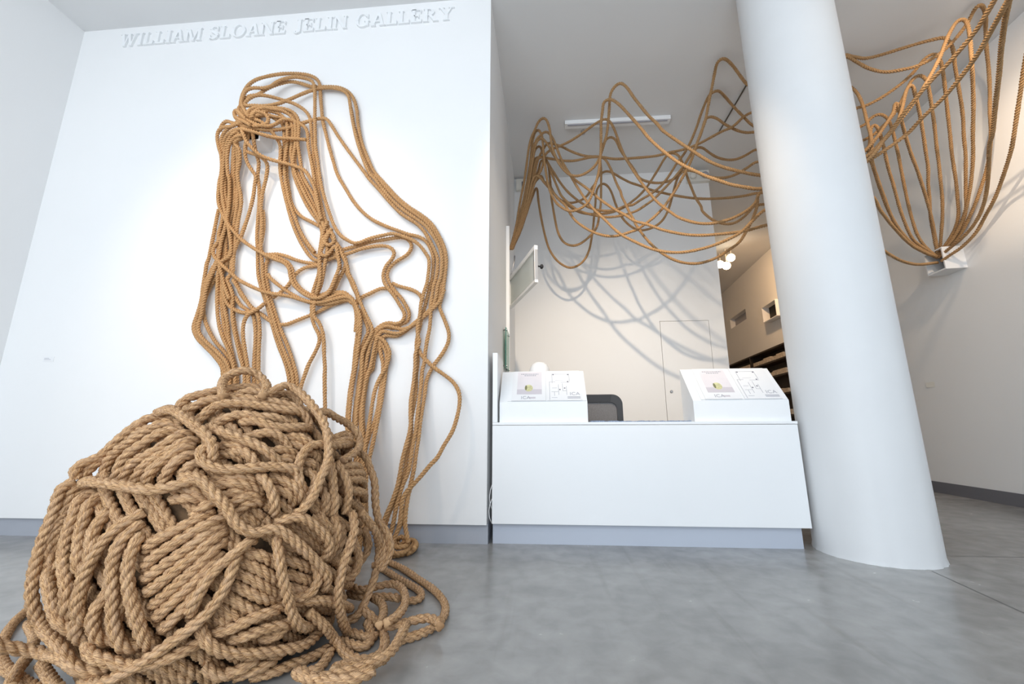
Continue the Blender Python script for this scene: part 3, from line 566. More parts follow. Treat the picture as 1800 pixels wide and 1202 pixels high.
('rope from the wall box with a side branch running right into the centre knot', 'ropes of the gallery wall piece', '-2380 2810 3225 -2251 2716 3227 -2182 2753 3244 -2112 2800 3215 -2068 2825 3233 -2060 2827 3180 -2058 2832 3050 -2063 2841 2926 -2061 2854 2779 -2035 2862 2654 -1999 2865 2527 -1951 2865 2450 -1895 2866 2398 -1812 2866 2353 -1745 2866 2314'),
('rope dipping across the front of the wall box and turning down at its right', 'ropes of the gallery wall piece', '-2397 2810 3199 -2362 2686 3139 -2434 2707 3197 -2471 2719 3245 -2463 2718 3283 -2383 2692 3204 -2287 2671 3137 -2208 2677 3102 -2151 2708 3114 -2115 2739 3164 -2089 2763 3218 -2049 2787 3235 -2002 2804 3228 -1957 2815 3206 -1924 2820 3178 -1901 2822 3130 -1887 2824 3033 -1861 2826 2920 -1832 2828 2816 -1813 2829 2739 -1786 2829 2620 -1758 2829 2494 -1724 2829 2378 -1684 2829 2288 -1641 2829 2231 -1590 2829 2165 -1543 2829 2101 -1515 2829 2038 -1476 2829 1968 -1455 2829 1891 -1421 2829 1837 -1385 2829 1754 -1350 2829 1672 -1307 2829 1584 -1267 2829 1511 -1241 2829 1447 -1271 2829 1370 -1301 2829 1301 -1307 2829 1280 -1301 2829 1149 -1304 2820 1014 -1297 2786 881 -1284 2762 790 -1264 2752 522 -1245 2742 261 -1229 2733 32'),
('rope sloping down right above the wall box, then vertical into the centre knot', 'ropes of the gallery wall piece', '-2384 2810 3220 -2325 2692 3185 -2382 2709 3274 -2407 2721 3331 -2400 2726 3371 -2371 2734 3421 -2309 2745 3454 -2217 2767 3449 -2123 2802 3437 -2051 2823 3421 -1971 2837 3373 -1918 2841 3309 -1892 2842 3226 -1873 2843 3091 -1848 2845 2959 -1824 2846 2828 -1803 2847 2776 -1777 2847 2631 -1742 2848 2504 -1704 2848 2379 -1660 2848 2289 -1626 2848 2207 -1566 2848 2134 -1523 2848 2070 -1494 2848 1999 -1511 2848 1923 -1536 2848 1870 -1579 2848 1766 -1664 2848 1724'),
('rope wound around the centre knot itself', 'ropes of the gallery wall piece', '-1651 2811 2325 -1674 2811 2247 -1679 2811 2176 -1621 2811 2119 -1580 2811 2164 -1624 2811 2237 -1670 2811 2160 -1683 2811 2098 -1689 2811 2045 -1684 2811 1991 -1668 2811 1899 -1670 2811 1809 -1685 2811 1735'),
('rope leaving the centre knot to the lower left as the outer of three', 'ropes of the gallery wall piece', '-1611 2811 2260 -1643 2811 2190 -1666 2811 2121 -1683 2811 2060 -1636 2811 2035 -1568 2811 2117 -1547 2811 2047 -1525 2811 1962 -1529 2811 1917 -1558 2811 1828 -1587 2811 1747 -1649 2811 1705 -1723 2811 1707'),
('rope going straight down from the centre, nearest the ball on its right', 'ropes of the gallery wall piece', '-1506 2866 1945 -1467 2866 1875 -1427 2866 1790 -1388 2866 1714 -1393 2866 1641 -1372 2866 1552 -1370 2866 1429 -1376 2866 1337 -1379 2866 1253 -1379 2866 1169 -1391 2858 1018 -1377 2823 883 -1362 2795 778 -1337 2772 690 -1308 2761 455 -1279 2752 228 -1254 2743 28'),
('short rope length across the wall box with its cut end at the right', 'ropes of the gallery wall piece', '-2473 2810 3204 -2332 2669 3071 -2240 2658 3033 -2167 2680 3016 -2104 2725 3021 -2038 2766 3041 -1974 2790 3053 -1897 2803 3051'),
('rope crossing the left strands diagonally and running into the horizontal bundle', 'ropes of the gallery wall piece', '-2393 2810 3199 -2395 2696 3149 -2497 2732 3158 -2604 2768 3186 -2652 2784 3167 -2659 2792 3103 -2634 2795 3016 -2605 2798 2946 -2597 2810 2849 -2598 2817 2776 -2607 2821 2744 -2601 2827 2578 -2583 2828 2510 -2562 2829 2468 -2499 2829 2366 -2433 2829 2289 -2368 2829 2222 -2289 2829 2163 -2196 2829 2104 -2113 2829 2060 -2040 2829 2027 -1976 2829 2001 -1932 2829 1953 -1919 2829 1907 -1897 2829 1845 -1862 2829 1799 -1789 2829 1744 -1719 2829 1712 -1659 2829 1702 -1586 2829 1709 -1530 2829 1733 -1486 2829 1739 -1441 2829 1719 -1409 2829 1692 -1376 2829 1637 -1351 2829 1542 -1353 2829 1421'),
('second rope from the left in the bend left of the ball top', 'ropes of the gallery wall piece', '-2388 2810 3194 -2374 2708 3105 -2463 2736 3129 -2556 2772 3117 -2599 2795 3058 -2607 2810 2981 -2593 2825 2859 -2580 2833 2785 -2570 2841 2670 -2537 2845 2543 -2509 2847 2417 -2520 2847 2294 -2535 2848 2181 -2536 2848 2085 -2548 2848 2006 -2585 2848 1937 -2614 2848 1876 -2622 2848 1753 -2636 2848 1624 -2657 2848 1535 -2648 2848 1483 -2608 2848 1423 -2550 2848 1371 -2489 2848 1319 -2427 2848 1260 -2373 2848 1195 -2345 2848 1111 -2298 2837 733 -2252 2827 367 -2212 2819 44'),
('third rope from the left in the bend left of the ball top', 'ropes of the gallery wall piece', '-2385 2810 3166 -2353 2697 3041 -2434 2723 3054 -2503 2754 3028 -2536 2775 2976 -2544 2795 2887 -2532 2812 2768 -2520 2811 2759 -2507 2824 2613 -2499 2828 2448 -2506 2829 2301 -2520 2829 2204 -2520 2829 2085 -2526 2829 2014 -2543 2829 1968 -2569 2829 1883 -2588 2829 1784 -2589 2829 1693 -2592 2829 1588 -2603 2829 1514 -2582 2829 1455 -2523 2829 1395 -2455 2829 1343 -2386 2829 1285 -2325 2829 1220 -2293 2829 1108 -2246 2819 731 -2201 2809 366 -2161 2801 44'),
('inner rope splitting off the left bend into its own curve', 'ropes of the gallery wall piece', '-2390 2810 3176 -2405 2726 3175 -2445 2756 3061 -2492 2780 3030 -2508 2803 2961 -2518 2824 2888 -2524 2844 2789 -2518 2859 2635 -2504 2865 2468 -2519 2865 2353 -2516 2866 2222 -2494 2866 2100 -2509 2866 2012 -2613 2866 1766 -2615 2866 1659 -2587 2866 1568 -2536 2866 1477 -2479 2866 1402 -2425 2866 1350 -2372 2866 1298 -2325 2866 1233 -2293 2866 1112 -2246 2856 734 -2200 2846 367 -2160 2837 44'),
('rope running straight down among the left strands right of their centre', 'ropes of the gallery wall piece', '-2387 2810 3149 -2385 2724 3041 -2475 2760 3023 -2425 2757 2973 -2423 2779 2903 -2442 2804 2835 -2461 2817 2793 -2442 2833 2683 -2415 2842 2577 -2410 2845 2495 -2418 2847 2372 -2416 2847 2209 -2413 2848 2049 -2404 2848 1931 -2446 2848 1901 -2404 2848 1822 -2374 2848 1753 -2367 2848 1677 -2354 2848 1587 -2324 2848 1483 -2287 2848 1380 -2250 2848 1286 -2220 2848 1214 -2190 2848 1109 -2143 2837 732 -2098 2827 366 -2057 2819 44'),
('rope bowing away at the top left and ending behind the thick middle strands', 'ropes of the gallery wall piece', '-2387 2810 3153 -2326 2711 3027 -2351 2731 2984 -2369 2763 2914 -2357 2785 2852 -2322 2803 2794 -2293 2816 2749 -2302 2825 2704 -2312 2840 2587 -2332 2846 2449 -2356 2847 2328 -2376 2847 2239 -2406 2848 2168 -2418 2848 2089 -2422 2848 2002 -2418 2848 1923 -2462 2848 1847 -2439 2848 1747 -2398 2848 1678 -2339 2848 1639 -2275 2848 1617 -2214 2848 1619 -2164 2848 1641 -2123 2848 1674'),
('leftmost rope of the thick trio descending just left of centre', 'ropes of the gallery wall piece', '-2378 2810 3175 -2288 2723 3042 -2286 2743 2988 -2284 2773 2925 -2274 2801 2866 -2292 2832 2769 -2280 2852 2661 -2271 2861 2539 -2264 2865 2374 -2256 2866 2251 -2233 2866 2129 -2221 2866 2033 -2202 2866 1923 -2161 2866 1813 -2129 2866 1736 -2087 2866 1645 -2042 2866 1525 -1999 2866 1421 -1950 2866 1319 -1913 2866 1248 -1883 2866 1177 -1860 2866 1107 -1813 2856 730 -1768 2846 365 -1727 2837 44'),
('middle rope of the thick trio descending just left of centre', 'ropes of the gallery wall piece', '-2397 2810 3163 -2326 2713 3020 -2352 2734 2977 -2359 2751 2939 -2294 2754 2911 -2231 2772 2886 -2201 2792 2855 -2197 2808 2807 -2208 2819 2755 -2212 2825 2725 -2234 2837 2623 -2241 2844 2511 -2216 2847 2362 -2206 2847 2232 -2196 2848 2136 -2176 2848 2040 -2171 2848 2024 -2154 2848 1914 -2126 2848 1814 -2097 2848 1737 -2060 2848 1653 -2017 2848 1549 -1975 2848 1446 -1927 2848 1344 -1880 2848 1258 -1842 2848 1174 -1820 2848 1104 -1773 2837 729 -1727 2827 364 -1687 2819 44'),
('rightmost rope of the thick trio descending just left of centre', 'ropes of the gallery wall piece', '-2231 2864 2471 -2207 2865 2330 -2211 2866 2209 -2219 2866 2145 -2136 2866 2046 -2152 2866 2015 -2140 2866 1921 -2113 2866 1827 -2088 2866 1750 -2056 2866 1674 -2015 2866 1583 -1968 2866 1479 -1911 2866 1376 -1863 2866 1275 -1824 2866 1176 -1802 2866 1106 -1755 2856 730 -1710 2846 365 -1670 2837 44'),
('rope slanting down right in front of the centre verticals', 'ropes of the gallery wall piece', '-2393 2810 3199 -2352 2677 3061 -2327 2676 3025 -2320 2684 2988 -2277 2695 2934 -2226 2720 2882 -2163 2747 2856 -2098 2772 2844 -2008 2795 2827 -1916 2806 2796 -1875 2808 2769 -1831 2810 2706 -1790 2811 2629 -1760 2811 2541 -1730 2811 2425 -1702 2811 2335'),
('leftmost rope of the wall piece, bending out beside the ball top', 'ropes of the gallery wall piece', '-2615 2865 2499 -2622 2866 2407 -2625 2866 2292 -2631 2866 2186 -2636 2866 2065 -2645 2866 2049 -2646 2866 1954 -2647 2866 1844 -2642 2866 1728 -2659 2866 1615 -2667 2866 1525 -2642 2866 1457 -2590 2866 1404 -2524 2866 1348 -2458 2866 1289 -2403 2866 1227 -2375 2866 1113 -2328 2856 735 -2283 2846 367 -2243 2837 45'),
('rope slanting across the left strands lower down, from a small curl at far left', 'ropes of the gallery wall piece', '-2527 2829 2229 -2552 2829 2186 -2576 2829 2143 -2567 2829 2087 -2524 2829 2037 -2459 2829 1980 -2397 2829 1931 -2336 2829 1879 -2253 2829 1834 -2163 2829 1793 -2084 2829 1764 -1984 2829 1746 -1915 2829 1732 -1853 2829 1715 -1776 2829 1690 -1701 2829 1675 -1628 2829 1680 -1556 2829 1697 -1484 2829 1713 -1425 2829 1704 -1392 2829 1659 -1346 2829 1570 -1335 2829 1470 -1339 2829 1336 -1345 2829 1232 -1351 2829 1164 -1361 2820 1015 -1347 2786 881 -1331 2759 778 -1307 2735 691 -1277 2725 456 -1249 2715 228 -1224 2707 28'),
('first of two near-straight ropes at the middle of the left strands', 'ropes of the gallery wall piece', '-2518 2848 2013 -2523 2848 1943 -2515 2848 1865 -2502 2848 1757 -2478 2848 1620 -2441 2848 1500 -2397 2848 1411 -2352 2848 1338 -2306 2848 1251 -2287 2848 1194 -2264 2848 1110 -2217 2837 732 -2171 2827 366 -2131 2819 44'),
('second of two near-straight ropes at the middle of the left strands', 'ropes of the gallery wall piece', '-2517 2866 2045 -2515 2866 1957 -2487 2866 1839 -2466 2866 1739 -2428 2866 1624 -2395 2866 1518 -2376 2866 1429 -2339 2866 1327 -2287 2866 1197 -2264 2866 1112 -2216 2856 734 -2170 2846 367 -2130 2837 44'),
('short rope curving right between the left strands and the hook loop', 'ropes of the gallery wall piece', '-2511 2866 1871 -2466 2866 1777 -2426 2866 1714 -2379 2866 1660 -2322 2866 1636 -2281 2866 1620 -2236 2866 1626'),
('rope hooking over to the left just above the ball top', 'ropes of the gallery wall piece', '-2096 2829 1682 -2109 2829 1664 -2157 2829 1628 -2214 2829 1600 -2240 2829 1542 -2238 2829 1462 -2219 2829 1375 -2191 2829 1282 -2168 2829 1204 -2147 2829 1106 -2108 2819 730 -2070 2809 365 -2036 2801 44'),
('rope dipping low beneath the horizontal bundle in a wide smile', 'ropes of the gallery wall piece', '-2407 2866 1907 -2380 2866 1882 -2326 2866 1773 -2262 2866 1702 -2201 2866 1648 -2127 2866 1601 -2068 2866 1555 -2005 2866 1527 -1929 2866 1522 -1858 2866 1548 -1764 2866 1583 -1693 2866 1610 -1630 2866 1647 -1558 2866 1675 -1471 2866 1698'),
('left rope of the vertical pair above the ball top', 'ropes of the gallery wall piece', '-2369 2866 1751 -2313 2866 1681 -2246 2866 1640 -2208 2866 1610 -2186 2866 1558 -2166 2866 1469 -2157 2866 1381 -2150 2866 1287 -2142 2866 1195 -2131 2866 1110 -2106 2856 733 -2082 2846 366 -2061 2837 44'),
('right rope of the vertical pair above the ball top', 'ropes of the gallery wall piece', '-2389 2848 1884 -2332 2848 1805 -2276 2848 1735 -2221 2848 1665 -2161 2848 1611 -2136 2848 1552 -2120 2848 1463 -2112 2848 1355 -2095 2848 1191 -2084 2848 1107 -2060 2837 731 -2036 2827 365 -2016 2819 44'),
('thin rope arc from the left strands across to the centre knot, upper one', 'ropes of the gallery wall piece', '-2181 2866 2095 -2134 2866 2092 -2072 2866 2093 -1992 2866 2072 -1911 2866 2038 -1816 2866 2011 -1723 2866 1998 -1707 2866 1991'),
('rope turning down into a round bend at the left end of the horizontal bundle', 'ropes of the gallery wall piece', '-2148 2848 2051 -2104 2848 2073 -2015 2848 2042 -1957 2848 2008 -1912 2848 1945 -1910 2848 1921 -1888 2848 1859 -1844 2848 1805 -1787 2848 1762 -1717 2848 1733 -1628 2848 1738 -1556 2848 1758 -1482 2848 1752 -1441 2848 1710 -1400 2848 1643 -1379 2848 1562 -1377 2848 1447'),
('rope passing behind the round bend toward the thick trio', 'ropes of the gallery wall piece', '-1722 2866 1988 -1827 2866 1972 -1877 2866 1943 -1912 2866 1905 -1936 2866 1852 -1962 2866 1815 -2004 2866 1778 -2060 2866 1734'),
('rope leaving the thick trio to form the bottom line of the horizontal bundle', 'ropes of the gallery wall piece', '-2112 2848 1921 -2093 2848 1893 -2030 2848 1841 -1963 2848 1792 -1898 2848 1752 -1835 2848 1718 -1757 2848 1686 -1681 2848 1669 -1592 2848 1670 -1520 2848 1689 -1447 2848 1694 -1423 2848 1665'),
('rope with the sharp knee right of the ball, front one', 'ropes of the gallery wall piece', '-1247 2848 1423 -1166 2848 1385 -1128 2848 1329 -1111 2848 1287 -1115 2848 1252 -1131 2848 1184 -1175 2848 1102 -1200 2839 1014 -1201 2818 934 -1199 2787 816 -1196 2762 721 -1198 2745 660 -1193 2721 570 -1188 2710 376 -1184 2700 188 -1180 2692 23'),
('rope hanging behind the knee bend right of the ball', 'ropes of the gallery wall piece', '-1194 2866 1376 -1190 2866 1305 -1172 2866 1249 -1162 2866 1207 -1162 2866 1111 -1166 2857 1016 -1164 2822 881 -1171 2802 803 -1189 2780 721 -1201 2758 641 -1195 2730 539 -1190 2720 356 -1186 2710 178 -1182 2701 22'),
('rope closest to the bare wall beside the knee bend right of the ball', 'ropes of the gallery wall piece', '-1217 2866 1405 -1179 2866 1354 -1147 2866 1298 -1137 2866 1249 -1139 2866 1166 -1146 2866 1064 -1148 2840 948 -1149 2809 829 -1155 2778 715 -1159 2755 629 -1164 2733 551 -1165 2714 481 -1166 2704 318 -1166 2694 159 -1167 2685 19'),
('rope with a short doubled bend at the top of the fan right of the ball', 'ropes of the gallery wall piece', '-1363 2866 1625 -1312 2866 1522 -1289 2866 1449 -1310 2866 1400 -1327 2866 1336 -1328 2866 1252 -1322 2866 1175 -1328 2866 1155 -1332 2857 1018 -1326 2823 882 -1314 2799 791 -1287 2772 690 -1258 2761 455 -1230 2751 228 -1205 2743 28'),
('lone rope bulging far right near the floor', 'ropes of the gallery wall piece', '-896 2848 1310 -880 2848 1269 -830 2848 1218 -787 2848 1178 -717 2848 1129 -641 2848 1069 -597 2835 1001 -585 2816 928 -596 2790 825 -620 2765 732 -669 2740 641 -705 2719 565 -740 2709 530 -793 2690 462 -841 2674 406 -873 2665 373 -896 2652 330 -897 2632 262 -893 2614 200 -907 2594 135 -922 2579 86'),
('short rope end dropping to the little heap by the baseboard', 'ropes of the gallery wall piece', '-860 2689 393 -872 2670 328 -872 2646 248 -869 2628 187 -849 2611 132 -832 2596 83'),
('rope buried in the dense left strands, outermost of the buried ones', 'ropes of the gallery wall piece', '-2392 2810 3189 -2433 2743 3103 -2513 2775 3090 -2559 2803 3034 -2577 2825 2946 -2588 2850 2797 -2582 2851 2780 -2569 2861 2639 -2562 2865 2488 -2566 2866 2347 -2571 2866 2208 -2562 2866 2078 -2571 2866 2007 -2588 2866 1913 -2605 2866 1820 -2617 2866 1720 -2626 2866 1629'),
('rope buried in the dense left strands, reaching the ball top', 'ropes of the gallery wall piece', '-2390 2810 3171 -2411 2732 3128 -2456 2756 3079 -2489 2787 3000 -2503 2819 2893 -2506 2842 2787 -2505 2845 2772 -2490 2857 2650 -2487 2864 2509 -2505 2865 2369 -2514 2866 2238 -2515 2866 2108 -2529 2866 2045 -2525 2866 1934 -2505 2866 1832 -2482 2866 1731 -2455 2866 1624 -2424 2866 1519 -2389 2866 1415 -2350 2866 1327 -2303 2866 1233 -2271 2866 1112 -2224 2856 734 -2178 2846 367 -2138 2837 44'),
('rope buried in the dense left strands, bending right lower down', 'ropes of the gallery wall piece', '-2388 2810 3162 -2434 2753 3058 -2462 2780 2993 -2462 2806 2907 -2474 2839 2783 -2470 2844 2752 -2467 2858 2632 -2461 2864 2499 -2464 2865 2367 -2453 2866 2235 -2465 2866 2122 -2477 2866 2011 -2507 2866 1949 -2466 2866 1854 -2417 2866 1760 -2372 2866 1667 -2356 2866 1577 -2322 2866 1472 -2281 2866 1369 -2243 2866 1282 -2208 2866 1196 -2182 2866 1111 -2135 2856 733 -2089 2846 367 -2049 2837 44'),
('rope over the dense left strands, ending behind the hook loop', 'ropes of the gallery wall piece', '-2390 2810 3176 -2457 2725 3090 -2515 2751 3062 -2559 2778 2998 -2574 2795 2924 -2582 2816 2774 -2578 2824 2651 -2549 2828 2533 -2510 2829 2416 -2470 2829 2299 -2438 2829 2185 -2429 2829 2073 -2504 2829 2021 -2473 2829 1918 -2425 2829 1802 -2383 2829 1724'),
('rope just inside the leftmost one, turning the same bend', 'ropes of the gallery wall piece', '-2393 2810 3199 -2402 2711 3233 -2457 2729 3181 -2548 2763 3171 -2614 2790 3135 -2631 2805 3058 -2612 2812 2974 -2599 2824 2876 -2598 2834 2787 -2608 2843 2664 -2580 2846 2545 -2553 2847 2411 -2566 2847 2280 -2552 2848 2150 -2553 2848 2038 -2587 2848 1953 -2601 2848 1852 -2610 2848 1752 -2626 2848 1654 -2642 2848 1564 -2638 2848 1490 -2595 2848 1437 -2532 2848 1377 -2470 2848 1318 -2405 2848 1260 -2351 2848 1202 -2330 2848 1111 -2287 2837 733 -2246 2827 366 -2209 2819 44'),
('rope arching over the wall box between the others, down into the centre knot', 'ropes of the gallery wall piece', '-2393 2810 3226 -2329 2679 3200 -2313 2684 3261 -2244 2695 3289 -2169 2725 3290 -2107 2764 3304 -2052 2790 3284 -2009 2802 3228 -1993 2805 3141 -1986 2809 3020 -1991 2812 2935 -1994 2816 2852 -1962 2824 2752 -1905 2828 2642 -1839 2829 2523 -1766 2829 2413 -1714 2829 2322'),
('rope over the wall box that runs down beside the lower loop pair', 'ropes of the gallery wall piece', '-2394 2810 3235 -2326 2693 3190 -2305 2697 3249 -2239 2712 3279 -2166 2747 3282 -2120 2776 3279 -2078 2796 3228 -2061 2802 3125 -2057 2810 3024 -2063 2816 2942 -2067 2825 2862 -2062 2835 2757 -2038 2843 2642 -2000 2846 2516 -1956 2847 2416 -1895 2848 2283 -1821 2848 2168 -1752 2848 2086'),
('small rope curl at the upper left of the wall box', 'ropes of the gallery wall piece', '-2389 2810 3198 -2321 2661 3150 -2411 2689 3250 -2460 2705 3285 -2463 2704 3245 -2408 2686 3186 -2328 2663 3134 -2267 2653 3088'),
('small rope curl across the top of the wall box', 'ropes of the gallery wall piece', '-2387 2810 3243 -2297 2674 3194 -2265 2679 3231 -2203 2693 3230 -2167 2704 3193 -2164 2699 3136 -2207 2677 3099 -2265 2671 3094'),
]
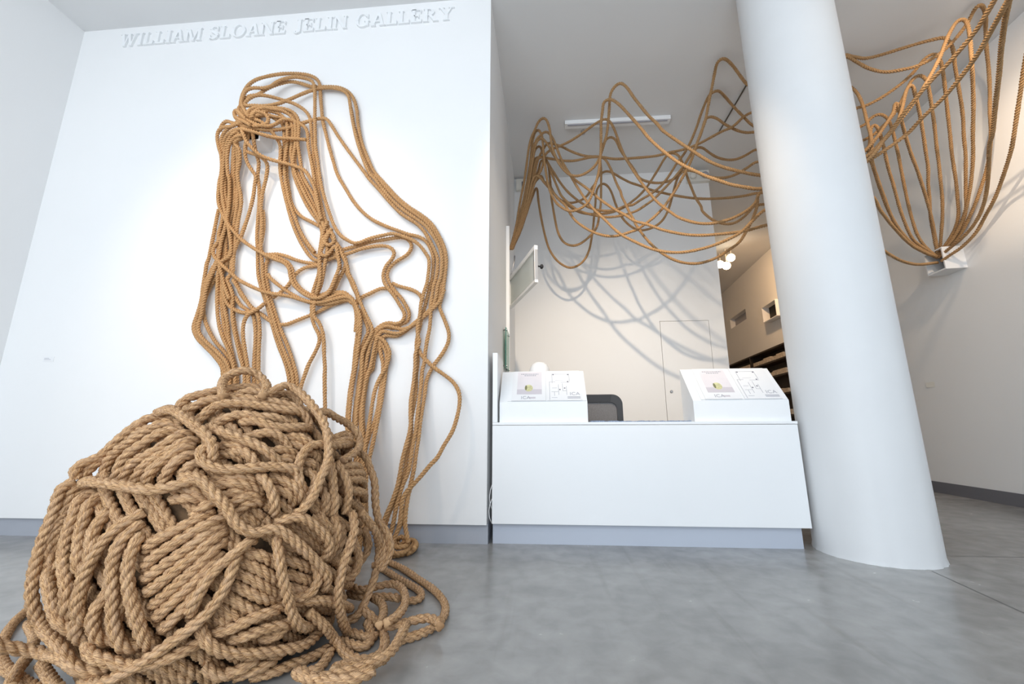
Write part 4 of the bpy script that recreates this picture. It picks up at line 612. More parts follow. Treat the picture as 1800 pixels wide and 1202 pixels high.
HANG = [
('swagged rope with the tall second peak over the white ceiling strip', 'ropes swagged under the ceiling', '-395 4650 2870 -366 4634 2950 -316 4600 3129 -255 4541 3445 -205 4498 3670 -174 4465 3850 -142 4426 4059 -102 4397 4211 -55 4378 4298 -35 4368 4352 12 4341 4400 58 4326 4400 93 4333 4346 117 4314 4214 127 4293 4063 145 4272 3926 185 4249 3778 241 4227 3652 306 4208 3558 371 4190 3514 444 4165 3502 525 4134 3524 598 4101 3571 646 4066 3646 686 4019 3759 714 3985 3842 733 3931 3976 744 3876 4115 752 3834 4218 787 3805 4277 849 3776 4303 905 3749 4224 963 3699 4040 998 3671 3942 1068 3614 3748 1142 3596 3633 1172 3592 3569 1250 3586 3484 1326 3581 3409 1402 3575 3334 1489 3569 3251 1570 3563 3178 1676 3556 3112 1789 3548 3061 1901 3541 3018 1982 3536 2995 2372 3511 2916 2822 3451 3040 2911 3431 3124 3015 3407 3237 3128 3380 3365 3251 3348 3523 3359 3317 3692 3475 3300 3887 3539 3300 4014 3612 3300 4146 3701 3300 4263 3758 3300 4270 3770 3300 4186 3751 3300 4019 3738 3319 3828 3856 3459 3731 3972 3606 3616 4098 3782 3460 4193 3911 3333 4266 4030 3208 4326 4150 3076 4368 4263 2947 4388 4399 2794 4369 4513 2681 4331 4620 2587'),
('swagged rope whose right half runs up to the frame edge as the upper bright line', 'ropes swagged under the ceiling', '-386 4650 2869 -347 4632 2997 -289 4606 3181 -209 4562 3506 -169 4537 3693 -128 4506 3928 -106 4481 4119 -75 4460 4280 -28 4449 4346 13 4440 4280 30 4429 4175 36 4410 4005 54 4385 3782 76 4360 3565 108 4342 3415 124 4337 3372 174 4322 3265 248 4308 3187 322 4291 3141 405 4260 3140 478 4228 3165 519 4206 3198 560 4168 3275 592 4126 3366 624 4081 3464 646 3995 3659 648 3917 3831 647 3871 3932 661 3828 4023 669 3795 4092 700 3778 4108 741 3760 4097 807 3724 4005 894 3659 3806 988 3593 3584 1034 3578 3484 1124 3554 3344 1189 3537 3255 1260 3519 3167 1330 3503 3096 1407 3486 3033 1493 3467 2962 1579 3448 2907 1663 3430 2853 1764 3408 2808 1886 3393 2772 2266 3362 2787 2718 3323 2933 2920 3300 3158 2947 3179 3232 2970 3042 3300 2987 2915 3344 2998 2804 3364 2995 2677 3386 2979 2561 3402 2951 2469 3418 2921 2386 3428 2878 2300 3439 2978 2200 3939 3028 2150 4440'),
('swagged rope with a long shallow sag, rising right as the lower bright line', 'ropes swagged under the ceiling', '-376 4650 2879 -328 4629 3005 -250 4591 3241 -171 4540 3572 -139 4502 3822 -108 4477 3990 -78 4457 4120 -39 4442 4211 8 4432 4253 41 4425 4282 83 4418 4282 127 4409 4227 178 4392 4095 219 4371 3934 275 4348 3763 340 4327 3616 395 4307 3484 448 4281 3359 463 4273 3325 515 4244 3211 589 4208 3086 683 4166 2950 766 4125 2819 849 4089 2719 932 4057 2649 972 4041 2615 1056 4009 2550 1141 3976 2497 1252 3935 2452 1368 3892 2428 1482 3848 2428 1600 3801 2441 1722 3750 2473 1835 3699 2520 1940 3667 2620 2043 3638 2706 2468 3530 2839 2813 3434 3001 3090 3330 3171 3103 3183 3213 3108 2995 3236 3081 2817 3261 3033 2648 3276 2963 2490 3286 2885 2343 3281 2832 2253 3271 2762 2150 3256 2862 2050 3848 2912 2000 4440'),
('swagged rope sloping right in one line, just above the glowing spotlights', 'ropes swagged under the ceiling', '-376 4650 2869 -318 4622 3021 -231 4577 3273 -151 4518 3618 -110 4478 3856 -79 4452 4011 -59 4433 4121 -21 4421 4183 21 4413 4193 61 4404 4141 105 4391 4056 156 4372 3926 232 4350 3795 307 4329 3677 372 4310 3564 469 4282 3454 555 4252 3354 638 4220 3237 713 4193 3153 801 4161 3058 888 4132 2984 971 4101 2893 1088 4063 2829 1209 4021 2746 1329 3981 2683 1452 3939 2632 1579 3895 2600 1704 3851 2584 1826 3808 2573 1924 3792 2578 2106 3774 2619 2517 3732 2670 3168 3885 2933 3352 4027 2849 3614 4215 2735 3870 4381 2639 4119 4516 2592 4329 4620 2579'),
('swagged rope with the lowest of three humps beside the column', 'ropes swagged under the ceiling', '-367 4650 2868 -310 4642 3040 -214 4627 3360 -135 4611 3718 -93 4600 3992 -81 4594 4137 -42 4590 4205 -4 4588 4220 19 4585 4146 68 4580 4011 121 4573 3856 172 4566 3693 223 4560 3543 240 4558 3500 327 4552 3391 414 4546 3304 527 4540 3244 649 4534 3205 762 4529 3177 892 4522 3179 1006 4516 3200 1103 4511 3231 1178 4507 3274 1312 4498 3368 1426 4474 3475 1540 4450 3590 1646 4425 3715 1718 4405 3825 1799 4383 3953 1864 4360 4092 1879 4352 4145 1913 4336 4250 1947 4330 4278 1987 4323 4276 2046 4312 4231 2100 4299 4156 2163 4286 4091 2240 4270 4024 2320 4256 3988 2387 4244 3983 2868 4117 3898 3040 3733 4400 3159 3749 4400 3288 3780 4400 3400 3757 4400 3540 3691 4393 3678 3611 4373 3780 3548 4346 3805 3531 4331 3816 3507 4252 3860 3539 4181 3911 3603 4103 3975 3673 4014 4039 3743 3922 4103 3813 3826 4164 3888 3719 4218 3969 3600 4296 4071 3443 4350 4164 3293 4403 4257 3138 4418 4315 2959 4426 4425 2806 4404 4534 2703 4344 4620 2593'),
('swagged rope with the tallest peak of all, next to the column', 'ropes swagged under the ceiling', '-367 4650 2878 -290 4616 3046 -183 4553 3367 -113 4500 3645 -94 4487 3707 -56 4478 3738 -11 4469 3706 42 4453 3616 111 4433 3510 128 4428 3486 196 4407 3372 271 4387 3278 319 4367 3169 374 4347 3061 454 4325 2972 549 4302 2891 660 4277 2829 762 4255 2800 864 4233 2803 962 4211 2827 1008 4201 2833 1094 4179 2884 1196 4151 2953 1297 4120 3050 1368 4094 3146 1432 4072 3236 1472 4056 3308 1543 4028 3428 1600 4001 3550 1633 3981 3650 1674 3958 3757 1731 3927 3902 1782 3881 4135 1808 3859 4243 1834 3834 4367 1818 3726 4400 1827 3673 4400 1858 3658 4400 1927 3699 4400 2016 3759 4361 2053 3739 4237 2097 3718 4123 2504 3700 3807 3038 3700 4358 3139 3700 4290 3231 3700 4209 3358 3679 4131 3467 3639 4107 3567 3601 4099 3668 3560 4125 3763 3518 4180 3840 3478 4256 3916 3431 4360 3904 3357 4400 3884 3286 4400 3943 3309 4400 4063 3412 4400 4212 3569 4400 4282 3660 4273 4351 3745 4132 4380 3806 3954 4384 3858 3742 4387 3899 3533 4393 3982 3304 4399 4058 3178 4408 4179 3007 4416 4293 2878 4427 4441 2743 4400 4567 2661 4343 4620 2586'),
('swagged rope with the middle-height peak beside the column', 'ropes swagged under the ceiling', '-367 4650 2888 -291 4639 3098 -176 4622 3458 -106 4609 3736 -84 4600 3939 -73 4595 4046 -6 4592 4072 41 4590 4062 86 4586 3982 157 4579 3836 236 4571 3682 298 4566 3583 359 4562 3506 472 4554 3395 567 4549 3323 680 4543 3279 794 4537 3260 908 4531 3281 1015 4525 3321 1053 4523 3308 1170 4516 3377 1304 4508 3453 1413 4501 3542 1503 4481 3652 1593 4455 3789 1682 4433 3898 1755 4410 4027 1839 4378 4219 1868 4364 4308 1896 4227 4400 1901 4129 4400 1926 4088 4400 1971 4076 4400 2041 4130 4400 2151 4238 4400 2213 4262 4337 2286 4239 4192 2371 4213 4037 2807 4079 3631 3214 3937 3949 3305 3910 3954 3411 3856 3984 3526 3783 4041 3627 3708 4118 3681 3657 4192 3722 3622 4230 3767 3604 4226 3830 3637 4197 3904 3711 4096 3979 3805 3958 4056 3905 3806 4136 4010 3638 4208 4108 3475 4308 4228 3267 4376 4324 3094 4425 4407 2939 4422 4469 2829 4382 4552 2698 4333 4620 2601'),
('dark rope with the lowest deep U loop by the back wall', 'ropes swagged under the ceiling', '-362 4700 2911 -270 4748 3162 -154 4818 3550 -79 4860 3787 -59 4866 3823 -50 4873 3793 -38 4904 3637 -3 4951 3402 32 4986 3227 87 5000 3019 171 5000 2870 265 5000 2784 350 5000 2750 447 5000 2777 536 5000 2856 599 5000 2988 634 5000 3144 660 5000 3291 683 5000 3472 703 5000 3612 718 5000 3754 749 5000 3863 816 5000 3917 873 5000 3878 918 5000 3787 957 4992 3627 994 4972 3485 1042 4954 3366 1109 4936 3269 1160 4925 3220 1226 4913 3185 1306 4899 3182 1397 4883 3208 1489 4863 3270 1556 4843 3370 1606 4819 3508 1647 4795 3648 1687 4773 3773 1774 4742 3937 1859 4716 4062 1925 4697 4151 1993 4685 4143 2053 4670 4069 2134 4649 3976 2235 4629 3919 2340 4609 3903 2449 4572 3931 2545 4529 3965 2966 4331 3702 3347 4120 3860 3413 4082 3869 3462 4044 3923 3517 4011 3932 3596 4024 3889 3658 4068 3799 3712 4123 3677 3767 4183 3542 3808 4233 3426 3862 4297 3278 3923 4367 3114 3992 4437 2947 4072 4504 2789 4185 4563 2668 4329 4620 2579'),
('dark rope with the smaller U loop above the lowest one', 'ropes swagged under the ceiling', '-362 4700 2901 -277 4714 3125 -161 4736 3513 -90 4753 3828 -30 4762 3993 12 4771 4150 89 4776 4105 114 4788 3893 125 4796 3736 126 4799 3652 143 4793 3489 167 4785 3306 200 4778 3126 262 4772 2999 344 4768 2948 426 4764 2948 510 4759 2992 605 4753 3076 673 4748 3171 706 4742 3308 731 4735 3457 744 4727 3659 755 4716 3916 754 4707 4125 793 4701 4270 843 4688 4345 899 4677 4359 950 4664 4297 989 4641 4148 1069 4610 3961 1136 4583 3803 1175 4564 3696 1230 4551 3644 1336 4528 3593 1435 4507 3579 1534 4485 3594 1601 4469 3629 1661 4452 3683 1716 4440 3674 1785 4424 3645 1894 4396 3562 1982 4375 3521 2078 4353 3506 2192 4325 3528 2292 4299 3580 2398 4271 3630 2815 4146 3408 3240 3979 3594 3336 3940 3625 3416 3901 3693 3486 3865 3763 3546 3825 3855 3579 3796 3931 3604 3772 3996 3645 3739 4079 3694 3715 4105 3744 3715 4048 3818 3788 3955 3885 3867 3851 3951 3945 3742 4001 4011 3647 4050 4077 3548 4108 4149 3439 4179 4246 3286 4252 4349 3116 4300 4439 2962 4337 4536 2794 4367 4620 2643'),
('swagged rope hanging down to the glowing spotlights', 'ropes swagged under the ceiling', '-367 4650 2898 -281 4627 3122 -165 4592 3481 -96 4571 3710 -55 4553 3904 -26 4543 4011 23 4533 4107 71 4524 4182 119 4519 4207 192 4512 4165 256 4505 4135 346 4496 4069 452 4484 4002 568 4473 3955 691 4460 3934 760 4453 3899 807 4443 3798 844 4433 3678 878 4421 3539 921 4409 3413 919 4406 3382 960 4391 3256 992 4374 3141 1033 4358 3036 1041 4351 2991 1095 4331 2868 1157 4311 2756 1225 4291 2656 1302 4272 2574 1393 4251 2501 1492 4230 2454 1600 4209 2433 1708 4188 2445 1817 4165 2482 1906 4145 2537 2016 4119 2612 2076 4098 2701 2146 4071 2827 2202 4042 2977 2228 4017 3107 2708 3937 3145 3136 3859 3413 3203 3847 3422 3231 3833 3523 3243 3819 3625 3276 3811 3662 3297 3804 3610 3349 3853 3518 3423 3933 3420 3504 4025 3302 3593 4112 3189 3698 4221 3040 3816 4332 2884 3965 4448 2724 4147 4537 2644 4330 4620 2584'),
('swagged rope running nearly level across the ceiling, rising to the column', 'ropes swagged under the ceiling', '-376 4650 2898 -299 4622 3140 -183 4582 3496 -114 4558 3703 -83 4539 3886 -54 4528 3981 -7 4522 4011 86 4512 3987 177 4501 3957 295 4488 3921 412 4475 3907 520 4462 3918 627 4450 3927 749 4436 3905 852 4423 3867 972 4409 3852 1108 4391 3841 1125 4389 3840 1229 4373 3833 1353 4355 3831 1477 4336 3849 1599 4317 3857 1705 4301 3877 1803 4285 3908 1925 4264 3962 2046 4243 4016 2150 4226 4048 2264 4203 4143 2360 4186 4190 2794 4113 4220 3218 3952 4252 3196 3780 3538 3111 3722 3197 3229 3846 3104 3367 3981 2996 3530 4137 2862 3691 4264 2756 3922 4412 2652 4164 4539 2600 4328 4620 2572'),
('swagged rope crossing below the white ceiling strip, then sagging right', 'ropes swagged under the ceiling', '-358 4650 2898 -252 4605 3129 -135 4543 3460 -76 4506 3667 9 4475 3816 58 4444 3987 114 4431 4034 178 4419 4054 242 4407 4071 341 4387 4102 431 4369 4144 521 4349 4194 628 4326 4260 716 4307 4301 776 4296 4309 824 4284 4251 866 4263 4112 902 4234 3918 945 4206 3734 1000 4172 3569 1050 4141 3434 1112 4105 3279 1162 4078 3170 1217 4049 3062 1299 4015 2951 1312 4009 2935 1386 3979 2846 1475 3948 2784 1564 3917 2739 1666 3883 2716 1786 3842 2721 1880 3808 2746 1976 3791 2796 2050 3781 2866 2098 3771 2962 2615 3715 3066 2993 3670 3252 3295 3623 3621 3327 3612 3732 3344 3608 3703 3367 3635 3577 3494 3768 3480 3634 3904 3373 3760 4016 3280 3896 4144 3165 4020 4263 3048 4125 4371 2934 4246 4505 2782 4342 4620 2644'),
('dark rope that ends as the lowest line into the right wall box', 'ropes swagged under the ceiling', '-380 4700 2912 -297 4720 3109 -181 4755 3483 -91 4785 3816 -32 4795 3906 8 4799 3928 64 4811 3813 112 4816 3803 178 4829 3678 253 4839 3605 349 4849 3569 446 4859 3584 525 4867 3619 596 4876 3685 650 4886 3785 691 4892 3841 755 4891 3969 799 4880 3998 852 4869 4009 924 4853 3967 1029 4827 3867 1133 4801 3780 1202 4785 3740 1349 4750 3641 1515 4710 3556 1677 4672 3484 1836 4633 3427 1993 4595 3391 2186 4547 3367 2338 4509 3361 2447 4458 3357 2866 4194 3169 3477 4265 2557 3618 4336 2505 3793 4416 2463 4010 4505 2457 4316 4620 2515'),
('dark rope humped below the emergency light, dropping past the back wall corner', 'ropes swagged under the ceiling', '-371 4700 2906 -277 4708 3102 -161 4723 3474 -85 4735 3794 -2 4740 3912 44 4745 3804 83 4746 3814 138 4751 3686 249 4758 3547 342 4763 3482 415 4766 3418 526 4771 3372 666 4777 3358 807 4783 3365 921 4788 3393 1036 4793 3449 1120 4797 3513 1217 4793 3591 1311 4770 3687 1387 4748 3795 1464 4724 3912 1531 4703 4020 1587 4689 4081 1648 4678 4082 1696 4667 4037 1721 4655 3953 1743 4640 3848 1759 4619 3699 1783 4597 3553 1813 4574 3398 1861 4551 3255 1848 4546 3229 1908 4527 3129 1971 4510 3060 2058 4491 3013 2149 4473 3004 2227 4455 3038 2307 4435 3106 2388 4413 3183 2946 4161 3078 3238 3915 3467 3301 3958 3344 3342 3997 3292 3449 4102 3149 3578 4217 2988 3717 4323 2842 3900 4433 2705 4131 4540 2617 4329 4620 2579'),
('rope falling from the frame top to the right wall box, second from the right', 'ropes swagged under the ceiling', '2808 2100 4440 2808 2200 3291 2888 2298 3305 3010 2443 3308 3158 2618 3289 3312 2799 3244 3467 2997 3170 3651 3238 3061 3705 3317 3046 3909 3555 2970 4081 3771 2880 4205 3967 2787 4276 4143 2709 4310 4321 2648 4319 4473 2608 4321 4600 2564'),
('rightmost rope bowing out before reaching the right wall box', 'ropes swagged under the ceiling', '3678 2700 4440 3678 2800 3762 3817 3036 3594 3922 3211 3435 3996 3345 3297 4059 3465 3161 4096 3534 3101 4192 3710 2998 4277 3900 2873 4320 4059 2767 4350 4210 2659 4338 4368 2573 4313 4470 2536 4291 4550 2501'),
('rope emerging from behind the column into a narrow peak above the right box', 'ropes swagged under the ceiling', '2650 3400 2967 2802 3429 3039 2945 3458 3153 3084 3487 3286 3204 3513 3416 3309 3544 3600 3397 3573 3791 3454 3587 3876 3493 3594 3887 3555 3655 3804 3640 3741 3723 3746 3861 3599 3863 4001 3443 3944 4099 3326 3991 4180 3225 4061 4278 3097 4138 4391 2944 4234 4505 2783 4336 4620 2615'),
]
PILE = [
(0, '-1363 1439 813 -1343 1456 864 -1309 1487 882 -1269 1520 901 -1231 1550 913 -1189 1582 919 -1155 1607 918 -1110 1605 879'),
(0, '-1128 1376 863 -1200 1448 909 -1247 1521 953 -1218 1537 976 -1190 1557 982 -1162 1583 969 -1124 1578 937 -1049 1484 896 -1028 1436 867'),
(0, '-1392 1401 810 -1233 1295 814 -1138 1260 775 -1074 1249 741 -1035 1241 709 -1015 1229 678 -1030 1238 646'),
(0, '-1050 1263 694 -1055 1226 694 -1045 1214 667 -1015 1214 644 -974 1228 631 -934 1253 631 -891 1289 634 -850 1329 630 -821 1358 618 -821 1380 573'),
(0, '-1495 1283 582 -1348 1185 600 -1257 1162 596 -1186 1155 589 -1126 1157 582 -1078 1170 590 -1046 1186 605 -1022 1222 593'),
(0, '-1084 1203 613 -1031 1190 616 -993 1195 590 -959 1200 556 -927 1208 522 -910 1211 491 -884 1223 464 -855 1245 449 -827 1274 459 -791 1309 423 -761 1345 378 -740 1380 337 -721 1426 279 -745 1459 230'),
(0, '-842 1309 464 -792 1331 481 -764 1367 457 -737 1405 414 -722 1431 368 -748 1440 326'),
(0, '-1501 1269 594 -1510 1262 630 -1498 1284 648 -1481 1312 662 -1471 1324 689 -1452 1347 732 -1430 1371 768 -1406 1397 797 -1358 1418 789'),
(0, '-1473 1322 591 -1449 1314 660 -1388 1306 707 -1332 1309 746 -1274 1317 776 -1231 1333 762'),
(0, '-1336 1240 598 -1317 1235 665 -1275 1252 709 -1234 1272 746 -1197 1305 745'),
(0, '-1302 1229 592 -1269 1218 651 -1222 1227 678 -1189 1246 709 -1168 1271 741 -1159 1300 732'),
(0, '-1250 1220 588 -1225 1208 636 -1200 1221 662 -1164 1238 689 -1139 1259 717 -1131 1292 712'),
(0, '-1198 1205 583 -1181 1195 630 -1154 1214 663 -1135 1234 693 -1120 1273 697'),
(0, '-1155 1213 590 -1131 1208 640 -1117 1224 666 -1105 1264 674'),
(0, '-1116 1234 613 -1084 1230 650 -1075 1264 647'),
(0, '-1502 1267 590 -1520 1247 579 -1522 1243 548 -1522 1241 506 -1524 1233 454 -1523 1224 400 -1519 1218 347 -1511 1215 294 -1500 1219 248 -1481 1232 198 -1389 1192 182 -1322 1175 154 -1281 1177 116 -1242 1209 94'),
(0, '-1492 1289 545 -1511 1265 501 -1514 1251 442 -1513 1244 391 -1506 1243 339 -1435 1199 302 -1386 1179 259 -1343 1167 226 -1303 1191 198'),
(0, '-1436 1276 554 -1450 1245 541 -1427 1220 510 -1418 1204 462 -1402 1188 412 -1368 1170 365 -1328 1156 312 -1328 1160 268 -1333 1195 235'),
(0, '-1373 1245 551 -1377 1208 532 -1359 1193 505 -1358 1184 467 -1331 1167 418 -1310 1157 370 -1302 1183 341'),
(0, '-1291 1196 515 -1285 1155 471 -1267 1145 425 -1266 1141 376 -1271 1140 333 -1274 1143 290 -1271 1147 247 -1280 1156 201 -1264 1186 185'),
(0, '-1159 1177 520 -1201 1138 480 -1230 1132 437 -1245 1129 401 -1255 1128 366 -1258 1128 323 -1261 1131 274 -1255 1164 233'),
(0, '-1159 1176 491 -1176 1139 454 -1184 1132 405 -1177 1130 363 -1165 1130 325 -1161 1133 279 -1154 1138 240 -1133 1150 185 -1121 1185 171'),
(0, '-1147 1165 462 -1137 1131 410 -1131 1129 372 -1118 1130 326 -1103 1135 284 -1086 1143 240 -1073 1154 195 -1075 1188 174'),
(0, '-1215 1169 315 -1227 1144 270 -1224 1149 233 -1214 1155 197 -1203 1187 181'),
(0, '-1153 1173 321 -1160 1147 277 -1165 1152 234 -1153 1159 197 -1133 1197 169'),
(0, '-1133 1177 418 -1096 1158 447 -1055 1174 470 -1019 1192 493 -996 1237 507'),
(0, '-1120 1170 376 -1082 1151 409 -1048 1164 435 -1013 1181 462 -973 1206 487 -966 1244 491'),
(0, '-1118 1172 346 -1076 1153 369 -1042 1165 399 -1007 1181 428 -977 1201 458 -963 1244 473'),
(0, '-1106 1172 313 -1062 1153 337 -1026 1166 373 -994 1181 402 -964 1200 435 -955 1242 455'),
(0, '-1092 1180 277 -1047 1161 306 -1014 1172 342 -985 1186 371 -958 1203 408 -951 1243 429'),
(0, '-1077 1185 247 -1040 1163 274 -1008 1173 307 -976 1187 342 -956 1198 368 -952 1235 395'),
(0, '-1069 1199 212 -1033 1177 234 -1001 1184 274 -977 1193 315 -973 1226 345'),
(0, '-875 1264 430 -876 1225 423 -890 1212 407 -909 1197 386 -929 1183 366 -945 1173 330 -962 1166 289 -983 1190 256'),
(0, '-903 1240 398 -892 1212 384 -897 1206 338 -913 1197 293 -926 1191 270 -953 1180 237 -990 1167 209 -1026 1158 181 -1067 1152 153 -1119 1149 126 -1178 1152 100 -1273 1196 80'),
(0, '-1249 1165 184 -1200 1136 169 -1154 1141 159 -1112 1151 142 -1073 1160 142 -1035 1169 148 -996 1182 161 -966 1226 173'),
(1, '-2161 1738 17 -2083 1640 17 -1963 1525 17 -1876 1452 17 -1753 1373 17 -1650 1325 17 -1543 1282 17 -1428 1244 17'),
(0, '-1523 1124 226 -1509 1153 178 -1492 1182 158 -1474 1210 140 -1430 1220 129 -1307 1165 145 -1252 1162 122 -1203 1193 107'),
(1, '-1509 1209 46 -1590 1287 46 -1664 1369 46 -1780 1472 46 -1932 1568 46'),
(1, '-1563 1327 46 -1483 1280 46 -1373 1219 46'),
(0, '-968 1212 212 -937 1206 176 -912 1233 144 -892 1253 131 -860 1289 115 -830 1330 101 -804 1375 89 -780 1429 77 -782 1520 73'),
(0, '-948 1240 187 -892 1241 201 -858 1267 216 -825 1301 219 -818 1357 216'),
(0, '-917 1271 157 -868 1271 170 -835 1303 176 -804 1346 168 -805 1403 157'),
(0, '-833 1303 428 -805 1284 373 -796 1295 319 -787 1311 271 -783 1325 231 -778 1346 188 -768 1380 151 -777 1445 123'),
(0, '-769 1413 177 -736 1463 117 -742 1543 48 -707 1538 17 -643 1488 17 -591 1479 17 -564 1507 17 -575 1585 17 -626 1687 17 -674 1732 31 -724 1732 64'),
(0, '-715 1560 451 -686 1527 401 -689 1499 347 -696 1479 298 -703 1472 242 -708 1481 196 -714 1521 137 -725 1574 80 -736 1646 17'),
(0, '-712 1626 439 -685 1709 355 -698 1798 263 -696 1786 207 -707 1767 139 -724 1747 84 -741 1728 41 -787 1707 26'),
(0, '-805 1376 220 -755 1411 212 -736 1469 191 -727 1558 145 -773 1727 68'),
(0, '-798 1378 231 -761 1385 233 -747 1406 255 -742 1410 288 -770 1411 334'),
(0, '-918 1262 392 -867 1267 388 -841 1292 366 -842 1333 332'),
(0, '-917 1258 375 -862 1267 350 -834 1296 318 -834 1343 281'),
(0, '-918 1259 342 -869 1264 320 -842 1294 287 -834 1355 243'),
(0, '-916 1258 307 -866 1266 281 -842 1294 256 -837 1350 230'),
(0, '-939 1250 286 -892 1253 259 -866 1282 230 -864 1330 211'),
(0, '-951 1244 263 -903 1251 226 -896 1299 205'),
(0, '-952 1252 229 -916 1249 204 -918 1287 192'),
(0, '-841 1346 394 -787 1373 374 -787 1432 328'),
(0, '-831 1352 350 -783 1374 327 -785 1434 295'),
(0, '-826 1365 308 -779 1391 280 -787 1445 255'),
(0, '-821 1379 265 -775 1409 237 -791 1449 221'),
(1, '-963 2511 17 -882 2452 17 -789 2373 17 -645 2210 17 -539 2087 17 -460 1961 17 -427 1862 17 -425 1760 17 -452 1688 17 -492 1642 17 -526 1619 17'),
(1, '-962 2409 17 -880 2344 17 -758 2222 17 -643 2115 17 -587 2049 17 -567 1977 17 -596 1948 17 -651 1979 17'),
(1, '-917 1975 76 -805 1890 76 -748 1935 76 -692 1973 76 -619 1895 76 -568 1767 76 -560 1665 76 -578 1595 76'),
(1, '-879 1929 46 -808 1902 46 -741 1907 46 -686 1911 46 -637 1899 46'),
(1, '-747 1891 46 -688 1837 46 -641 1733 46 -624 1651 46'),
(1, '-599 1642 46 -545 1668 46 -502 1704 46 -458 1724 46 -419 1700 46 -399 1656 46'),
(1, '-507 1600 76 -493 1489 76 -493 1401 76 -519 1344 76 -548 1312 76 -587 1288 76 -625 1265 76 -657 1243 76'),
(1, '-641 1349 46 -647 1387 46 -600 1382 46 -549 1398 46 -519 1436 46'),
(0, '-899 1354 23 -841 1373 27 -811 1426 25 -779 1487 17 -755 1543 17'),
(0, '-769 1406 17 -729 1399 17 -724 1449 17 -741 1526 17'),
(1, '-720 1285 76 -668 1262 76 -602 1253 76 -546 1264 76 -504 1308 76'),
(0, '-957 1289 59 -899 1291 70 -869 1313 82 -871 1349 94'),
(0, '-927 1322 39 -873 1322 55 -842 1355 61 -844 1403 65'),
(0, '-981 1264 92 -936 1274 59 -912 1337 57'),
(0, '-755 1655 17 -707 1648 17 -642 1621 17 -630 1643 17'),
(0, '-735 1594 17 -681 1568 17 -632 1562 17 -646 1642 17 -698 1720 24'),
(0, '-869 1338 135 -831 1338 136 -810 1359 150 -818 1393 164'),
(0, '-1264 1375 800 -1211 1388 851 -1132 1414 861 -1056 1448 858 -994 1489 846 -946 1532 828 -928 1565 785'),
(0, '-1173 1325 770 -1140 1356 830 -1085 1389 841 -1018 1421 833 -960 1464 820 -919 1525 811 -899 1545 760'),
(0, '-1116 1343 770 -1057 1360 802 -1003 1386 794 -957 1427 790 -930 1481 759'),
(0, '-1040 1365 775 -985 1364 780 -945 1379 762 -915 1406 755 -884 1459 758 -889 1529 753'),
(0, '-1007 1338 719 -952 1357 740 -914 1387 731 -891 1416 680'),
(0, '-927 1417 718 -875 1442 725 -844 1462 697 -851 1524 690'),
(0, '-1107 1307 761 -1041 1279 745 -991 1288 724 -947 1305 707 -901 1322 677 -878 1357 630'),
(0, '-1009 1297 685 -962 1287 683 -932 1293 658 -927 1312 618'),
(0, '-1032 1462 872 -1014 1530 917 -1001 1553 916 -959 1551 893 -906 1536 853 -868 1527 817 -833 1518 777 -802 1497 729 -778 1471 678 -764 1444 630 -763 1406 590 -762 1378 547 -768 1348 511 -799 1344 486'),
(0, '-911 1579 801 -890 1614 821 -873 1693 796 -860 1779 770 -825 1793 735 -813 1800 696 -774 1687 662 -784 1586 629'),
(0, '-851 1786 680 -789 1599 692 -800 1519 690 -826 1456 697 -834 1411 674 -832 1384 643 -822 1366 602 -807 1366 569 -813 1398 546'),
(0, '-828 1430 608 -790 1424 592 -783 1409 555 -814 1390 516'),
(0, '-797 1572 609 -766 1681 605 -801 1804 562'),
(0, '-786 1565 582 -758 1705 575 -794 1805 538'),
(0, '-777 1560 556 -747 1682 551 -788 1806 512'),
(0, '-768 1565 528 -732 1670 505 -778 1805 456'),
(0, '-871 1695 715 -860 1784 730 -846 1785 705'),
(0, '-840 1615 692 -833 1734 706 -841 1788 683'),
(0, '-825 1794 661 -784 1811 628 -765 1817 577 -745 1820 533 -737 1819 468 -727 1816 409 -694 1809 321 -673 1799 253 -693 1777 199'),
(0, '-817 1544 652 -770 1498 598 -756 1483 545 -742 1480 493 -759 1494 450'),
(0, '-793 1563 624 -746 1548 579 -728 1551 522 -740 1552 448'),
(0, '-795 1474 544 -761 1457 514 -775 1470 462'),
(0, '-914 1301 608 -876 1288 594 -856 1291 559 -842 1292 527 -852 1310 492'),
(0, '-1023 1249 597 -967 1251 610 -930 1275 607 -912 1315 581'),
(0, '-1018 1242 576 -970 1241 592 -928 1265 585 -905 1310 557'),
(0, '-991 1253 553 -942 1254 567 -926 1302 564'),
(0, '-1114 1220 578 -1053 1206 580 -1018 1242 553'),
(0, '-1107 1210 548 -1050 1198 555 -1012 1241 544'),
(0, '-1037 1213 507 -997 1208 536 -990 1244 537'),
(0, '-897 1333 600 -834 1348 579 -809 1365 548 -811 1395 507'),
(0, '-887 1330 562 -835 1341 552 -828 1379 509'),
(0, '-1060 1294 696 -1010 1287 703 -974 1306 698 -951 1347 674'),
(0, '-1046 1288 669 -996 1285 679 -974 1314 644'),
(0, '-934 1361 672 -888 1377 687 -873 1428 660'),
(0, '-911 1370 649 -865 1384 656 -867 1415 633'),
(0, '-861 1434 636 -817 1451 634 -823 1478 603'),
(0, '-864 1452 657 -830 1475 673 -831 1496 632'),
(0, '-973 1244 506 -941 1241 539 -914 1265 550 -903 1309 542'),
(0, '-947 1262 499 -911 1263 531 -898 1310 524'),
(0, '-932 1426 709 -868 1444 693 -840 1519 644'),
(0, '-1175 1464 858 -1134 1484 891 -1083 1510 888 -1040 1530 847'),
(0, '-1072 1542 868 -1042 1578 893 -991 1589 870 -952 1576 810'),
(0, '-782 1451 466 -749 1443 428 -764 1468 377'),
(0, '-761 1497 453 -730 1486 414 -729 1474 362 -756 1483 309'),
(0, '-751 1553 410 -726 1518 364 -757 1511 310'),
(0, '-747 1656 331 -724 1669 261 -730 1641 210 -759 1612 208'),
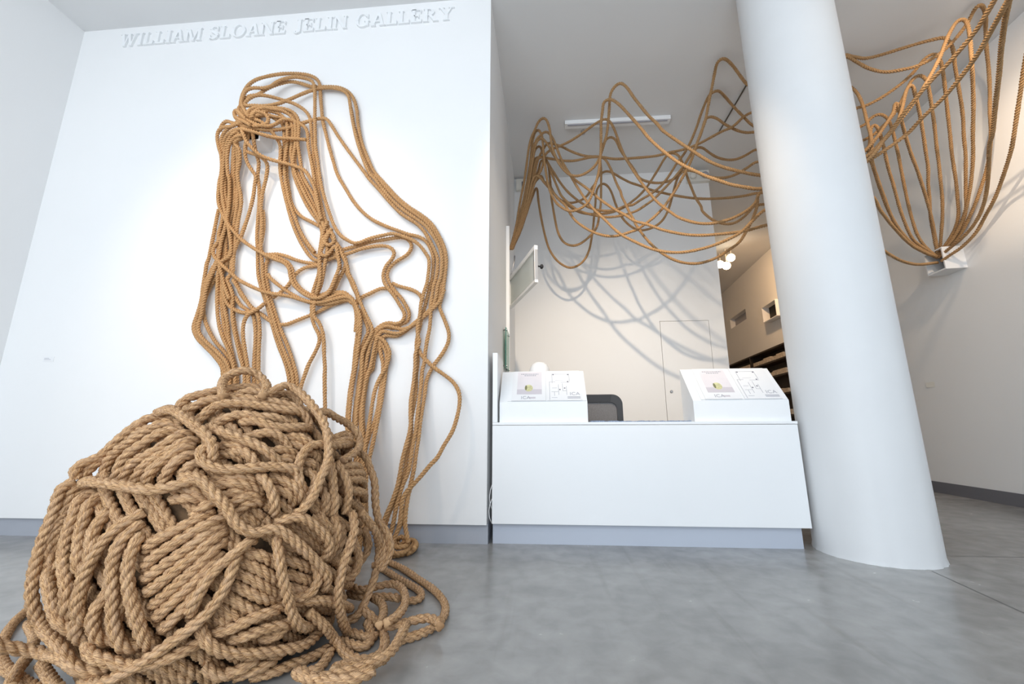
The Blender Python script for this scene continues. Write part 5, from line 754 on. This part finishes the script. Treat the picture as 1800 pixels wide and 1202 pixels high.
(0, '-770 1796 348 -740 1795 269 -772 1770 210'),
(0, '-795 1425 458 -749 1451 430 -757 1500 378'),
(0, '-773 1465 281 -749 1467 230 -781 1475 208'),
(0, '-708 1807 369 -662 1809 305 -651 1798 242 -683 1776 190'),
(0, '-1489 1293 567 -1498 1286 618 -1487 1305 639 -1470 1330 671 -1452 1351 712 -1418 1373 750 -1347 1365 750'),
(0, '-1486 1299 568 -1505 1278 547 -1505 1275 504 -1512 1258 461 -1510 1250 397 -1504 1247 338 -1433 1241 290'),
(0, '-1496 1279 581 -1509 1268 569 -1511 1266 537 -1512 1262 502 -1517 1250 475 -1517 1237 405 -1493 1253 335'),
]
def rope_thing(name, P, r, m, label, group, **k):
    c = P.mean(0); o = rope(name, P-c, r, m, **k); o.location = c
    return tag(o, label, 'rope', group)
for lab, grp, s in WALL:
    rope_thing('wall_rope', D(s), .0155, M_ropew, lab, grp, per_lobe=4, seg=8, lay=2.1, groove=.36)
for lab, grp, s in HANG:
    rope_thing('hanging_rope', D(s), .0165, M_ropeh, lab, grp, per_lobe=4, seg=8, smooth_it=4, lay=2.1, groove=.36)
# small heap by the baseboard
hp = empty('rope_heap', (-0.936, 2.783, 0), 'small heap of rope on the floor against the baseboard, right of the ball', 'rope')
for s in ('-1141 3067 15 -1081 2871 15 -1015 2775 15 -1032 2922 15 -998 2973 15 -919 2836 15 -858 2681 15 -872 2612 15 -920 2586 15 -951 2560 15 -991 2604 15', '-970 2816 42 -960 2706 42 -927 2586 42 -868 2533 42 -838 2611 42 -847 2757 42 -891 2845 42 -899 2775 42 -894 2689 42', '-940 2919 24 -891 2887 24 -838 2788 24 -825 2663 24 -835 2604 24', '-1141 2978 42 -1077 2881 42 -1036 2744 42 -1007 2640 42', '-947 2800 70 -881 2735 70 -843 2587 70 -878 2555 70 -942 2643 70 -967 2752 70 -932 2777 70', '-1042 2838 53 -955 2706 53 -895 2689 53 -878 2801 53 -819 2715 53 -799 2613 53'):
    P = D(s) - np.array((-0.936, 2.783, 0)); rope('rope_turn', P, .0155, M_ropew, hp, per_lobe=4, seg=8)
# the big ball
CB = np.array((-1.195, 1.62, .34)); RB, RZ, rr_ = .455, .555, .0172
ball = empty('rope_ball', (CB[0], CB[1], 0), 'huge ball of wound rope on the floor in front of the gallery wall', 'rope ball')
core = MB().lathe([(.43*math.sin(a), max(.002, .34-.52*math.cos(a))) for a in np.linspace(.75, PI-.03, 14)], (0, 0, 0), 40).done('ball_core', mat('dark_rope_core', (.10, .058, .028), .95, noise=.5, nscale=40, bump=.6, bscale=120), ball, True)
base = np.array((CB[0], CB[1], 0))
def clip_floor(P):
    P = P.copy(); P[:, 2] = np.maximum(P[:, 2], rr_); return P
# buried winding: parallel turns on the inner shell
ax = np.array((.55, .35, .76)); ax /= np.linalg.norm(ax)
e1 = np.cross(ax, (0, 0, 1)); e1 /= np.linalg.norm(e1); e2 = np.cross(ax, e1)
for h in np.arange(-.98, .985, .072):
    rad = math.sqrt(1-h*h); wob = random.uniform(-.05, .05)
    th = np.linspace(0, 2*PI, 40)
    U = h*ax[None] + rad*(np.cos(th)[:, None]*e1 + np.sin(th)[:, None]*e2) + wob*np.sin(th*2+random.random()*6)[:, None]*ax[None]
    U /= np.linalg.norm(U, axis=1)[:, None]
    P = U*np.array((RB, RB, RZ))*(.985+.012*np.sin(th*3+random.random()*6))[:, None] + np.array((0, 0, .34))
    keep = P[:, 2] > .01
    # longest run above the floor
    if keep.all(): runs = [P]
    else:
        k0 = int(np.where(~keep)[0][0]); P2 = np.roll(P[:-1], -k0, axis=0); kp = np.roll(keep[:-1], -k0)
        runs = []; cur = []
        for p, q in zip(P2, kp):
            if q: cur.append(p)
            elif cur: runs.append(np.array(cur)); cur = []
        if cur: runs.append(np.array(cur))
    for q in runs:
        if len(q) >= 4: rope('rope_turn', q, rr_, M_rope, ball, per_lobe=4, seg=8, lay=2.55, groove=.32)
# back of the ball: loose crossing turns
for k in range(14):
    a = np.array((random.gauss(0, 1), random.gauss(0, 1), random.gauss(0, .6))); a /= np.linalg.norm(a)
    b1 = np.cross(a, (0, 0, 1.)); b1 /= np.linalg.norm(b1); b2 = np.cross(a, b1)
    U = []
    for t in np.linspace(0, 2*PI, 60):
        u = math.cos(t)*b1 + math.sin(t)*b2 + .25*math.sin(2*t+k)*a; u /= np.linalg.norm(u); U.append(u)
    U = np.array(U); tocam = np.array((.6, -.8, .15))
    vis = (U @ tocam < -.05) & (U[:, 2] > -.45)
    if vis.sum() < 8: continue
    i0 = int(np.argmax(~vis)); U = np.roll(U, -i0, axis=0); vis = np.roll(vis, -i0)
    j = np.where(vis)[0]; j = j[np.r_[True, np.diff(j) == 1]] if len(j) else j
    q = U[j]*np.array((RB+.03, RB+.03, RZ+.03)) + np.array((0, 0, .34))
    rope('rope_turn', clip_floor(q), rr_, M_rope, ball, per_lobe=4, seg=8, lay=2.55, groove=.32)
# visible turns
for flat, s in PILE:
    o = rope('loose_loop' if flat else 'rope_turn', D(s)-base, rr_, M_rope, ball, per_lobe=5, seg=10, lay=2.55, groove=.32)
    if flat: o['label'] = 'loose rope loop lying on the floor'
